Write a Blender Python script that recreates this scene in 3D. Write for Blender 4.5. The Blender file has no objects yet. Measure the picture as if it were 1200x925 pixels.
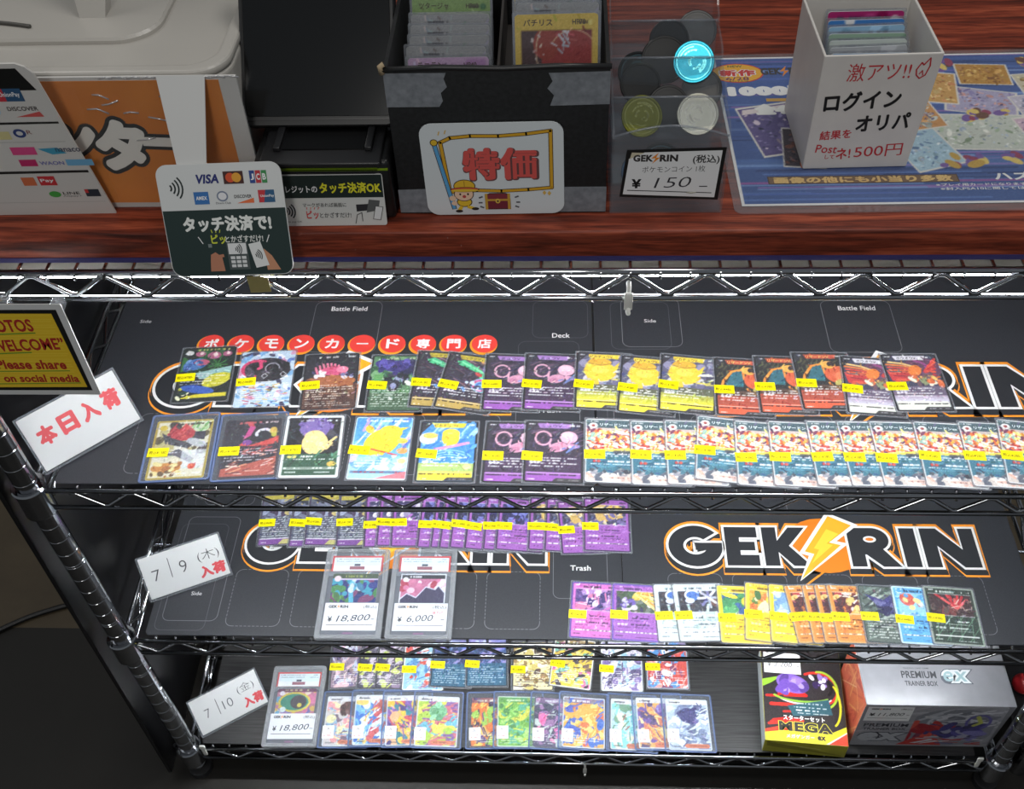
import bpy, bmesh, math, random
import numpy as np
from mathutils import Vector, Matrix

SC = bpy.context.scene
COL = SC.collection
MM = 0.001

# ------------------------------------------------------------------ camera
def set_camera():
    p, r, yw = 0.823489179, -0.04596648286, -0.06536221221
    cp, sp = math.cos(p), math.sin(p)
    f = Vector((math.sin(yw) * cp, math.cos(yw) * cp, -sp))
    rt = Vector((math.cos(yw), -math.sin(yw), 0))
    up = rt.cross(f)
    R = rt * math.cos(r) + up * math.sin(r)
    U = up * math.cos(r) - rt * math.sin(r)
    cd = bpy.data.cameras.new('camera')
    cd.sensor_fit = 'HORIZONTAL'
    cd.sensor_width = 36
    cd.lens = 36 * 1278.46 / 1200
    cd.clip_start = 0.01
    co = bpy.data.objects.new('camera', cd)
    COL.objects.link(co)
    M = Matrix((R, U, -f)).transposed().to_4x4()
    M.translation = Vector((-0.03346839, -0.69910343, 0.9071714))
    co.matrix_world = M
    SC.camera = co
set_camera()

# ------------------------------------------------------------------ light and exposure
LED_STRENGTH = 84.0
PANEL_W = 8.5
w = bpy.data.worlds.new('world'); SC.world = w; w.use_nodes = True
w.node_tree.nodes['Background'].inputs[0].default_value = (0.86, 0.93, 1.0, 1)
w.node_tree.nodes['Background'].inputs[1].default_value = 0.19
SC.view_settings.view_transform = 'Standard'
SC.view_settings.look = 'None'
SC.view_settings.exposure = 0.0
SC.view_settings.gamma = 1.0
SC.view_settings.use_curve_mapping = False
SC.cycles.transparent_max_bounces = 40
SC.cycles.max_bounces = 8
SC.cycles.use_denoising = True
def area(name, loc, size, sy, watts, rot=(0, 0, 0)):
    ld = bpy.data.lights.new(name, 'AREA'); ld.shape = 'RECTANGLE'
    ld.size = size; ld.size_y = sy; ld.energy = watts; ld.color = (1.0, 0.97, 0.92)
    lo = bpy.data.objects.new(name, ld); COL.objects.link(lo)
    lo.location = loc; lo.rotation_euler = rot
    lo['label'] = 'white ' + ('ceiling lamp panel over the floor left of the rack' if loc[0] < -1 else 'fill light added behind the viewer' if loc[1] < -1 else 'ceiling lamp panel over the right half of the counter')
    lo['category'] = 'lamp'
    return lo
area('ceiling_or_fill_lamp', (-1.35, 0.75, 2.0), 0.4, 1.0, PANEL_W * 0.8)
area('ceiling_or_fill_lamp', (0.45, 0.1, 2.0), 0.4, 0.9, PANEL_W)
area('ceiling_or_fill_lamp', (-0.25, -2.1, 2.0), 0.4, 0.9, PANEL_W * 1.6, (math.radians(38), 0, 0))  # added fill light for front-facing signs and boxes, not a known lamp

# ------------------------------------------------------------------ materials
MATS = {}
def lin(c):
    c = np.asarray(c, float) / 255.0
    return np.where(c <= 0.04045, c / 12.92, ((c + 0.055) / 1.055) ** 2.4)
def new_mat(name):
    m = bpy.data.materials.new(name); m.use_nodes = True
    MATS[name] = m
    return m, m.node_tree, m.node_tree.nodes['Principled BSDF']
def flat(rgb, rough=0.5, metal=0.0, spec=0.5):
    key = 'ink_%02x%02x%02x_%d_%d' % (int(rgb[0]), int(rgb[1]), int(rgb[2]), int(rough * 100), int(metal * 100))
    if key in MATS: return MATS[key]
    m, nt, b = new_mat(key)
    b.inputs['Base Color'].default_value = (*lin(rgb), 1)
    b.inputs['Roughness'].default_value = rough
    b.inputs['Metallic'].default_value = metal
    b.inputs['Specular IOR Level'].default_value = spec
    return m
def noisy(name, c0, c1, scale=(1, 1, 1), rough=0.5, bump=0.0, detail=6, metal=0, freq=20, spec=0.5):
    if name in MATS: return MATS[name]
    m, nt, b = new_mat(name); N = nt.nodes; L = nt.links
    tc = N.new('ShaderNodeTexCoord'); mp = N.new('ShaderNodeMapping'); mp.inputs['Scale'].default_value = scale
    nz = N.new('ShaderNodeTexNoise'); nz.inputs['Scale'].default_value = freq; nz.inputs['Detail'].default_value = detail
    cr = N.new('ShaderNodeValToRGB')
    cr.color_ramp.elements[0].color = (*lin(c0), 1); cr.color_ramp.elements[1].color = (*lin(c1), 1)
    cr.color_ramp.elements[0].position = 0.3; cr.color_ramp.elements[1].position = 0.72
    L.new(tc.outputs['Object'], mp.inputs['Vector']); L.new(mp.outputs[0], nz.inputs['Vector'])
    L.new(nz.outputs['Fac'], cr.inputs['Fac']); L.new(cr.outputs[0], b.inputs['Base Color'])
    b.inputs['Roughness'].default_value = rough; b.inputs['Metallic'].default_value = metal
    b.inputs['Specular IOR Level'].default_value = spec
    if bump:
        bp = N.new('ShaderNodeBump'); bp.inputs['Strength'].default_value = bump; bp.inputs['Distance'].default_value = 0.002
        L.new(nz.outputs['Fac'], bp.inputs['Height']); L.new(bp.outputs[0], b.inputs['Normal'])
    return m
def print_mat(name, rough, spec=0.5):
    m, nt, b = new_mat(name)
    a = nt.nodes.new('ShaderNodeAttribute'); a.attribute_name = 'Col'
    nt.links.new(a.outputs['Color'], b.inputs['Base Color'])
    b.inputs['Roughness'].default_value = rough
    b.inputs['Specular IOR Level'].default_value = spec
    return m
PRINT = print_mat('printed_gloss', 0.35, 0.3)
PRINT_MATT = print_mat('printed_paper', 0.6, 0.3)
def clear(name, trans, tint, rough=0.1, gloss=0.06, body=(200, 205, 210)):
    m, nt, b = new_mat(name); N = nt.nodes; L = nt.links
    N.remove(b); out = N['Material Output']
    tr = N.new('ShaderNodeBsdfTransparent'); tr.inputs[0].default_value = (*tint, 1)
    df = N.new('ShaderNodeBsdfDiffuse'); df.inputs[0].default_value = (*lin(body), 1)
    gl = N.new('ShaderNodeBsdfGlossy'); gl.inputs['Roughness'].default_value = rough
    m1 = N.new('ShaderNodeMixShader'); m1.inputs[0].default_value = 1 - trans
    m2 = N.new('ShaderNodeMixShader'); m2.inputs[0].default_value = gloss
    L.new(tr.outputs[0], m1.inputs[1]); L.new(df.outputs[0], m1.inputs[2])
    L.new(m1.outputs[0], m2.inputs[1]); L.new(gl.outputs[0], m2.inputs[2]); L.new(m2.outputs[0], out.inputs['Surface'])
    return m
FILM = clear('clear_film', 0.965, (1, 1, 1), 0.12, 0.025)
RIM = clear('clear_film_edge', 0.72, (1, 1, 1), 0.2, 0.04, (150, 155, 165))
RIGID = clear('clear_rigid_plastic', 0.95, (0.97, 0.98, 1), 0.08, 0.03)
RIGID_RIM = clear('rigid_plastic_rim', 0.45, (0.8, 0.88, 1.0), 0.15, 0.06, (120, 140, 185))
SLAB = clear('slab_plastic', 0.68, (1, 1, 1), 0.15, 0.08, (190, 194, 200))
BIN = clear('bin_plastic', 0.90, (0.93, 0.95, 0.97), 0.15, 0.05, (175, 180, 185))
LAMIN = clear('laminate', 0.9, (1, 1, 1), 0.1, 0.05, (180, 180, 185))

def chrome_mat():
    m, nt, b = new_mat('chrome')
    b.inputs['Base Color'].default_value = (0.40, 0.41, 0.43, 1); b.inputs['Metallic'].default_value = 1
    nz = nt.nodes.new('ShaderNodeTexNoise'); nz.inputs['Scale'].default_value = 60
    mr = nt.nodes.new('ShaderNodeMapRange'); mr.inputs['To Min'].default_value = 0.07; mr.inputs['To Max'].default_value = 0.15
    nt.links.new(nz.outputs['Fac'], mr.inputs['Value']); nt.links.new(mr.outputs[0], b.inputs['Roughness'])
    return m
CHROME = chrome_mat()
def wood_mat():
    m, nt, b = new_mat('red_brown_wood'); N = nt.nodes; L = nt.links
    tc = N.new('ShaderNodeTexCoord'); mp = N.new('ShaderNodeMapping'); mp.inputs['Scale'].default_value = (2.2, 34, 34)
    n1 = N.new('ShaderNodeTexNoise'); n1.inputs['Scale'].default_value = 3.2; n1.inputs['Detail'].default_value = 9; n1.inputs['Distortion'].default_value = 0.9
    mp2 = N.new('ShaderNodeMapping'); mp2.inputs['Scale'].default_value = (9, 110, 110)
    n2 = N.new('ShaderNodeTexNoise'); n2.inputs['Scale'].default_value = 5; n2.inputs['Detail'].default_value = 4
    cr = N.new('ShaderNodeValToRGB'); e = cr.color_ramp.elements
    e[0].position = 0.3; e[0].color = (*lin((74, 32, 22)), 1); e[1].position = 0.72; e[1].color = (*lin((186, 92, 62)), 1)
    x = e.new(0.5); x.color = (*lin((136, 58, 38)), 1)
    mx = N.new('ShaderNodeMixRGB'); mx.blend_type = 'MULTIPLY'; mx.inputs[0].default_value = 0.55
    cr2 = N.new('ShaderNodeValToRGB'); cr2.color_ramp.elements[0].position = 0.38; cr2.color_ramp.elements[0].color = (0.35, 0.3, 0.28, 1); cr2.color_ramp.elements[1].position = 0.55
    L.new(tc.outputs['Object'], mp.inputs[0]); L.new(mp.outputs[0], n1.inputs['Vector']); L.new(n1.outputs['Fac'], cr.inputs[0])
    L.new(tc.outputs['Object'], mp2.inputs[0]); L.new(mp2.outputs[0], n2.inputs['Vector']); L.new(n2.outputs['Fac'], cr2.inputs[0])
    L.new(cr.outputs[0], mx.inputs[1]); L.new(cr2.outputs[0], mx.inputs[2]); L.new(mx.outputs[0], b.inputs['Base Color'])
    b.inputs['Roughness'].default_value = 0.42; b.inputs['Specular IOR Level'].default_value = 0.35
    return m
WOOD = wood_mat()
MAT_RUBBER = noisy('black_playmat_cloth', (45, 47, 52), (55, 57, 62), rough=0.5, freq=900, detail=2, spec=0.45)
BLACK_WOOD = noisy('black_wood_grain_sheet', (24, 24, 25), (62, 62, 63), scale=(2, 60, 1), rough=0.45, freq=7, detail=8)
BLACK_BOARD = noisy('black_board', (15, 15, 17), (24, 24, 26), rough=0.35, freq=30)
CARDBOARD = noisy('black_cardboard', (14, 15, 16), (30, 31, 33), rough=0.65, bump=0.15, freq=260)
DUCT = noisy('silver_duct_tape', (112, 116, 122), (142, 146, 152), rough=0.45, freq=160, scale=(1, 4, 1))
TERM = noisy('black_terminal_plastic', (13, 13, 14), (21, 21, 22), rough=0.38, freq=300)
SCREEN = flat((10, 11, 12), 0.14)
WHITE_PL = noisy('white_machine_plastic', (178, 174, 167), (186, 182, 175), rough=0.32, freq=6)
WHITE_BOX = noisy('white_box_plastic', (210, 205, 200), (218, 214, 208), rough=0.45, freq=40)
PAPER = flat((236, 236, 236), 0.6)
YELLOW = flat((255, 236, 0), 0.5)
BLACK = flat((14, 14, 14), 0.5)

# ------------------------------------------------------------------ mesh builder (all numbers in millimetres)
def rrect(w, h, r, n=4, cx=0, cy=0):
    pts = []
    for qx, qy, a0 in ((1, 1, 0), (-1, 1, 90), (-1, -1, 180), (1, -1, 270)):
        for i in range(n + 1):
            a = math.radians(a0 + 90 * i / n)
            pts.append((cx + qx * (w / 2 - r) + r * math.cos(a), cy + qy * (h / 2 - r) + r * math.sin(a)))
    return pts
class MB:
    def __init__(s): s.v = []; s.f = []; s.m = []; s.smooth = []
    def add(s, vs, fs, mi=0, sm=False):
        b = len(s.v); s.v += [tuple(p) for p in vs]
        for f in fs: s.f.append([b + i for i in f]); s.m.append(mi); s.smooth.append(sm)
    def box(s, x0, x1, y0, y1, z0, z1, mi=0, bev=0):
        if bev <= 0:
            v = [(x0, y0, z0), (x1, y0, z0), (x1, y1, z0), (x0, y1, z0), (x0, y0, z1), (x1, y0, z1), (x1, y1, z1), (x0, y1, z1)]
            s.add(v, [(0, 3, 2, 1), (4, 5, 6, 7), (0, 1, 5, 4), (1, 2, 6, 5), (2, 3, 7, 6), (3, 0, 4, 7)], mi); return
        bm = bmesh.new(); bmesh.ops.create_cube(bm, size=1)
        for q in bm.verts: q.co = Vector(((x0 + x1) / 2 + q.co.x * (x1 - x0), (y0 + y1) / 2 + q.co.y * (y1 - y0), (z0 + z1) / 2 + q.co.z * (z1 - z0)))
        bmesh.ops.bevel(bm, geom=list(bm.edges), offset=bev, segments=3, profile=0.5, affect='EDGES')
        s.from_bm(bm, mi, True)
    def from_bm(s, bm, mi=0, sm=False):
        bm.verts.index_update()
        s.add([tuple(q.co) for q in bm.verts], [[q.index for q in f.verts] for f in bm.faces], mi, sm); bm.free()
    def prism(s, poly, z0, z1, mi=0, top=None, ch=0):
        n = len(poly); top = poly if top is None else top
        if ch:
            cx = sum(p[0] for p in poly) / n; cy = sum(p[1] for p in poly) / n
            hx = max(abs(p[0] - cx) for p in poly); hy = max(abs(p[1] - cy) for p in poly)
            ins = [(cx + (p[0] - cx) * (hx - ch) / hx, cy + (p[1] - cy) * (hy - ch) / hy) for p in poly]
            rings = [(poly, z0), (top, z1 - ch), (ins, z1)]
        else: rings = [(poly, z0), (top, z1)]
        v = []
        for pl, z in rings: v += [(p[0], p[1], z) for p in pl]
        k = len(rings)
        f = [tuple(range(n))[::-1], tuple(range((k - 1) * n, k * n))]
        for j in range(k - 1):
            for i in range(n): f.append((j * n + i, j * n + (i + 1) % n, (j + 1) * n + (i + 1) % n, (j + 1) * n + i))
        s.add(v, f, mi)
    def ring(s, outer, inner, z0, z1, mi=0):
        n = len(outer)
        v = [(p[0], p[1], z0) for p in outer] + [(p[0], p[1], z0) for p in inner] + [(p[0], p[1], z1) for p in outer] + [(p[0], p[1], z1) for p in inner]
        f = []
        for i in range(n):
            j = (i + 1) % n
            f += [(i, j, 2 * n + j, 2 * n + i), (n + j, n + i, 3 * n + i, 3 * n + j), (2 * n + i, 2 * n + j, 3 * n + j, 3 * n + i), (j, i, n + i, n + j)]
        s.add(v, f, mi)
    def tube(s, pts, r, n=8, mi=0, closed=False):
        P = [Vector(p) for p in pts]; k = len(P); rings = []
        up0 = Vector((0, 0, 1))
        for i, p in enumerate(P):
            if closed: d = (P[(i + 1) % k] - P[i - 1])
            else: d = (P[min(i + 1, k - 1)] - P[max(i - 1, 0)])
            d.normalize()
            a = d.cross(up0)
            if a.length < 1e-4: a = d.cross(Vector((1, 0, 0)))
            a.normalize(); b = a.cross(d)
            sc = 1.0
            if 0 < i < k - 1 or closed:
                d1 = (P[i] - P[i - 1]).normalized(); d2 = (P[(i + 1) % k] - P[i]).normalized()
                c = max(0.35, math.sqrt(max(0, (1 + d1.dot(d2)) / 2))); sc = min(1 / c, 1.6)
            rings.append([p + (a * math.cos(t) + b * math.sin(t)) * r * (1 if sc < 1.05 else 1.05) for t in [2 * math.pi * q / n for q in range(n)]])
        v = [tuple(q) for rg in rings for q in rg]; f = []
        for i in range(k if closed else k - 1):
            j = (i + 1) % k
            for q in range(n): f.append((i * n + q, i * n + (q + 1) % n, j * n + (q + 1) % n, j * n + q))
        if not closed: f += [tuple(range(n))[::-1], tuple((k - 1) * n + q for q in range(n))]
        s.add(v, f, mi, True)
    def lathe(s, prof, cx=0, cy=0, n=24, mi=0, cap=True):
        v = []; k = len(prof)
        for r, z in prof:
            v += [(cx + r * math.cos(2 * math.pi * q / n), cy + r * math.sin(2 * math.pi * q / n), z) for q in range(n)]
        f = []
        for i in range(k - 1):
            for q in range(n): f.append((i * n + q, i * n + (q + 1) % n, (i + 1) * n + (q + 1) % n, (i + 1) * n + q))
        if cap: f += [tuple(range(n))[::-1], tuple((k - 1) * n + q for q in range(n))]
        s.add(v, f, mi, False)
    def build(s, name, mats, parent=None, loc=None, rot=None):
        me = bpy.data.meshes.new(name)
        me.from_pydata([(a * MM, b * MM, c * MM) for a, b, c in s.v], [], s.f)
        for m in (mats if isinstance(mats, (list, tuple)) else [mats]): me.materials.append(m)
        me.polygons.foreach_set('material_index', s.m)
        me.polygons.foreach_set('use_smooth', s.smooth)
        me.update()
        return link(name, me, parent, loc, rot)
def link(name, me, parent=None, loc=None, rot=None):
    o = bpy.data.objects.new(name, me); COL.objects.link(o)
    if parent is not None: o.parent = parent
    if loc is not None: o.location = [q * MM for q in loc]
    if rot is not None: o.rotation_euler = [math.radians(q) for q in rot]
    return o
def tag(o, label=None, cat=None, group=None, kind=None):
    if label: o['label'] = label
    if cat: o['category'] = cat
    if group: o['group'] = group
    if kind: o['kind'] = kind
    return o
def thing(name, label, cat, loc=(0, 0, 0), rot=None, group=None):
    return tag(link(name, None, None, loc, rot), label, cat, group)

# ------------------------------------------------------------------ lettering
TX = {}
def tx(body, b=0.0, shear=0.0, sp=None, res=3):
    sp = b if sp is None else sp
    key = (body, b, shear, sp, res)
    if key in TX: return TX[key]
    cu = bpy.data.curves.new('t', 'FONT'); cu.body = body; cu.size = 1.0; cu.offset = b; cu.shear = shear; cu.resolution_u = res
    cu.align_x = 'LEFT'; cu.space_character = 1 + sp * 1.2
    o = bpy.data.objects.new('t', cu); COL.objects.link(o)
    me = bpy.data.meshes.new_from_object(o.evaluated_get(bpy.context.evaluated_depsgraph_get()))
    v = np.array([q.co[:2] for q in me.vertices]); f = [list(p.vertices) for p in me.polygons]
    bpy.data.objects.remove(o); bpy.data.curves.remove(cu); bpy.data.meshes.remove(me)
    if len(v) == 0: v = np.zeros((1, 2))
    TX[key] = (v, f); return TX[key]
class Ink:
    """collects lettering and flat shapes of one sign into one mesh with one slot per colour"""
    def __init__(s, z=0.15): s.mb = MB(); s.mats = []; s.z = z
    def mi(s, c, rough=0.55):
        m = flat(c, rough) if isinstance(c, tuple) else c
        if m not in s.mats: s.mats.append(m)
        return s.mats.index(m)
    def text(s, body, cx, cy, w, h, c, b=0.0, rot=0, shear=0.0, z=0, fit=None, multi=False):
        fit = b if fit is None else fit
        zc = None
        if multi or (b > 0.015 and any(ord(q) > 0x2E80 for q in body)):         # bold kana and kanji: the same strokes laid several times
            v0, f0 = tx(body, 0.0, shear, fit); v = []; f = []; zc = []
            dirs = [(0, 0)]
            for q, n in ((1, 8 if b < .07 else 24), (.62, 8 if b > .07 else 0), (.3, 4 if b > .12 else 0)): dirs += [(b * q * math.cos(t * 2 * math.pi / n), b * q * math.sin(t * 2 * math.pi / n)) for t in range(n)]
            for m, (dx, dy) in enumerate(dirs):
                n0 = m * len(v0); v.append(v0 + (dx, dy)); f += [[n0 + q for q in g] for g in f0]; zc += [m * .0018] * len(v0)
            v = np.vstack(v); lo, hi = v0.min(0) - fit, v0.max(0) + fit
        else:
            v, f = tx(body, b, shear, fit)
            rv = tx(body, fit, shear, fit)[0]; lo, hi = rv.min(0), rv.max(0)
        sz = np.maximum(hi - lo, 1e-6)
        sx = w / sz[0] if w else h / sz[1]
        sy = h / sz[1] if h else sx
        p = (v - (lo + hi) / 2) * (sx, sy)
        a = math.radians(rot); q = p @ np.array([[math.cos(a), math.sin(a)], [-math.sin(a), math.cos(a)]]) + (cx, cy)
        s.mb.add([(x, y, s.z + z + (zc[n] if zc else 0)) for n, (x, y) in enumerate(q)], f, s.mi(c)); return s
    def poly(s, pts, c, z=0):
        s.mb.add([(x, y, s.z + z) for x, y in pts], [list(range(len(pts)))], s.mi(c)); return s
    def rect(s, x0, y0, x1, y1, c, z=0): return s.poly([(x0, y0), (x1, y0), (x1, y1), (x0, y1)], c, z)
    def ell(s, cx, cy, rx, ry, c, z=0, rot=0, n=24):
        a = math.radians(rot); ca, sa = math.cos(a), math.sin(a)
        return s.poly([(cx + ca * rx * math.cos(t) - sa * ry * math.sin(t), cy + sa * rx * math.cos(t) + ca * ry * math.sin(t)) for t in [2 * math.pi * i / n for i in range(n)]], c, z)
    def line(s, pts, wd, c, z=0, closed=False):
        P = [np.array(p, float) for p in pts]
        if closed: P = P + [P[0]]
        v = []; f = []
        for i in range(len(P) - 1):
            d = P[i + 1] - P[i]; L = np.linalg.norm(d)
            if L < 1e-6: continue
            d /= L; n = np.array([-d[1], d[0]]) * wd / 2; e = d * wd * 0.3
            b = len(v); v += [P[i] - e - n, P[i + 1] + e - n, P[i + 1] + e + n, P[i] - e + n]; f.append([b, b + 1, b + 2, b + 3])
        s.mb.add([(x, y, s.z + z) for x, y in v], f, s.mi(c)); return s
    def dash(s, pts, wd, c, on=3, off=2.4, z=0, closed=True):
        P = [np.array(p, float) for p in pts] + ([np.array(pts[0], float)] if closed else [])
        for i in range(len(P) - 1):
            d = P[i + 1] - P[i]; L = np.linalg.norm(d); t = 0
            while t < L:
                s.line([P[i] + d * t / L, P[i] + d * min(t + on, L) / L], wd, c, z); t += on + off
        return s
    def build(s, name, parent, loc=None, rot=None): return s.mb.build(name, s.mats, parent, loc, rot)

# ------------------------------------------------------------------ painted prints: colour stored per vertex of a fine grid
class Cv:
    def __init__(s, w, h, px=0.9, bg=(255, 255, 255), ss=3):
        s.w, s.h = w, h; s.nx = max(2, int(round(w / px)) + 1); s.ny = max(2, int(round(h / px)) + 1); s.ss = ss
        xs = (np.arange(s.nx * ss) + 0.5) / (s.nx * ss) * w; ys = (np.arange(s.ny * ss) + 0.5) / (s.ny * ss) * h
        s.X, s.Y = np.meshgrid(xs, ys); s.a = np.zeros(s.X.shape + (3,)); s.a[:] = bg; s.clip = None
    def put(s, m, c, al=1.0):
        if s.clip is not None: m = m & s.clip
        s.a[m] = s.a[m] * (1 - al) + np.array(c, float) * al; return s
    def rect(s, x0, y0, x1, y1, c, al=1): return s.put((s.X >= x0) & (s.X < x1) & (s.Y >= y0) & (s.Y < y1), c, al)
    def ell(s, cx, cy, rx, ry, c, rot=0, al=1):
        a = math.radians(rot); dx, dy = s.X - cx, s.Y - cy
        u = dx * math.cos(a) + dy * math.sin(a); v = -dx * math.sin(a) + dy * math.cos(a)
        return s.put((u / rx) ** 2 + (v / ry) ** 2 < 1, c, al)
    def poly(s, pts, c, al=1):
        m = np.zeros(s.X.shape, bool); n = len(pts)
        for i in range(n):
            (x0, y0), (x1, y1) = pts[i], pts[(i + 1) % n]
            if y0 == y1: continue
            m ^= ((s.Y < y0) != (s.Y < y1)) & (s.X < x0 + (s.Y - y0) / (y1 - y0) * (x1 - x0))
        return s.put(m, c, al)
    def line(s, pts, wd, c, al=1):
        m = np.zeros(s.X.shape, bool)
        for (x0, y0), (x1, y1) in zip(pts[:-1], pts[1:]):
            dx, dy = x1 - x0, y1 - y0; L = dx * dx + dy * dy + 1e-9
            t = np.clip(((s.X - x0) * dx + (s.Y - y0) * dy) / L, 0, 1)
            m |= (s.X - x0 - t * dx) ** 2 + (s.Y - y0 - t * dy) ** 2 < wd * wd / 4
        return s.put(m, c, al)
    def arc(s, cx, cy, rx, ry, a0, a1, wd, c, al=1):
        return s.line([(cx + rx * math.cos(math.radians(a0 + (a1 - a0) * i / 14)), cy + ry * math.sin(math.radians(a0 + (a1 - a0) * i / 14))) for i in range(15)], wd, c, al)
    def grad(s, x0, y0, x1, y1, c0, c1, vert=True):
        m = (s.X >= x0) & (s.X < x1) & (s.Y >= y0) & (s.Y < y1)
        t = ((s.Y - y0) / (y1 - y0) if vert else (s.X - x0) / (x1 - x0))[m][:, None]
        s.a[m] = np.array(c0, float) * (1 - t) + np.array(c1, float) * t; return s
    def window(s, x0, y0, x1, y1): s.clip = (s.X >= x0) & (s.X < x1) & (s.Y >= y0) & (s.Y < y1); return s
    def free(s): s.clip = None; return s
    def blobs(s, x0, y0, x1, y1, n, cols, r0, r1, seed, asp=1.0, rot=None, al=1.0):
        R = random.Random(seed)
        for _ in range(n):
            r = R.uniform(r0, r1); s.ell(R.uniform(x0, x1), R.uniform(y0, y1), r * R.uniform(1, 1 + asp), r, R.choice(cols), R.uniform(0, 180) if rot is None else rot + R.uniform(-14, 14), al)
        return s
    def strokes(s, x0, y0, x1, y1, n, cols, wd, ln, ang, seed, spread=20):
        R = random.Random(seed)
        for _ in range(n):
            x, y = R.uniform(x0, x1), R.uniform(y0, y1); a = math.radians(ang + R.uniform(-spread, spread)); l = R.uniform(0.4, 1) * ln
            s.line([(x, y), (x + l * math.cos(a), y + l * math.sin(a))], wd * R.uniform(0.6, 1.3), R.choice(cols))
        return s
    def txt(s, x0, x1, y, h, c, seed=1, al=0.9, gap=0.28):
        R = random.Random(seed * 7 + int(y * 10)); x = x0
        while x < x1:
            wdt = R.uniform(0.6, 2.6)
            if R.random() > gap: s.rect(x, y + R.uniform(-0.1, 0.1), min(x + wdt, x1), y + h, c, al)
            x += wdt + R.uniform(0.1, 0.5)
        return s
    def detail(s, n, seed, x0=3, y0=3, x1=60, y1=84):
        R = random.Random(seed); hh, ww = s.X.shape
        for _ in range(n):
            x, y = R.uniform(x0, x1), R.uniform(y0, y1 * s.h / 88); q = s.a[min(hh - 1, int(y / s.h * hh)), min(ww - 1, int(x / s.w * ww))]
            d = R.choice((-46, -30, 28, 44)); c = np.clip(q + d + np.array([R.uniform(-22, 22) for _ in range(3)]), 0, 255)
            a = R.uniform(0, math.pi); l = R.uniform(.8, 4.5); s.line([(x, y), (x + l * math.cos(a), y + l * math.sin(a))], R.uniform(.5, 1.5), c, .85)
        return s
    def noise(s, amp, seed):
        rg = np.random.default_rng(seed); n = rg.normal(0, amp, (s.ny, s.nx, 1)).repeat(s.ss, 0).repeat(s.ss, 1)
        s.a = np.clip(s.a + n, 0, 255); return s
    def pixels(s):
        q = s.a.reshape(s.ny, s.ss, s.nx, s.ss, 3).mean((1, 3)); return lin(np.clip(q, 0, 255))
    def mesh(s, name, thick=0.4, r=2.6, mat=None, edge=(225, 225, 225), center=True, cuts=None):
        """rounded slab whose top face is the fine coloured grid; origin in the middle of the underside"""
        nx, ny, w, h = s.nx, s.ny, s.w, s.h
        xs = np.linspace(-w / 2, w / 2, nx); ys = np.linspace(-h / 2, h / 2, ny)
        X, Y = np.meshgrid(xs, ys)
        if r > 0:
            d = np.clip(np.abs(Y) - (h / 2 - r), 0, r); hw = w / 2 - r + np.sqrt(np.maximum(r * r - d * d, 0)); X = np.clip(X, -hw, hw)
        V = np.stack([X, Y, np.full_like(X, thick)], -1).reshape(-1, 3)
        idx = np.arange(nx * ny).reshape(ny, nx)
        F = np.stack([idx[:-1, :-1], idx[:-1, 1:], idx[1:, 1:], idx[1:, :-1]], -1).reshape(-1, 4)
        pl = rrect(w, h, max(r, 0.01), 4); n = len(pl); b = len(V)
        V2 = np.array([(p[0], p[1], 0) for p in pl] + [(p[0], p[1], thick) for p in pl])
        faces = F.tolist() + [[b + i, b + (i + 1) % n, b + n + (i + 1) % n, b + n + i] for i in range(n)] + [[b + i for i in range(n)][::-1]]
        me = bpy.data.meshes.new(name)
        me.from_pydata((np.vstack([V, V2]) * MM).tolist(), [], faces)
        at = me.attributes.new('Col', 'FLOAT_COLOR', 'POINT')
        c = np.ones((len(V) + len(V2), 4)); c[:len(V), :3] = s.pixels().reshape(-1, 3); c[len(V):, :3] = lin(edge)
        at.data.foreach_set('color', c.ravel())
        me.materials.append(mat or PRINT); me.update(); return me

ORD = ['', 'first', 'second', 'third', 'fourth', 'fifth', 'sixth', 'seventh', 'eighth', 'ninth', 'tenth', 'eleventh', 'twelfth', 'thirteenth', 'fourteenth', 'fifteenth', 'sixteenth', 'seventeenth', 'eighteenth', 'nineteenth']

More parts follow.
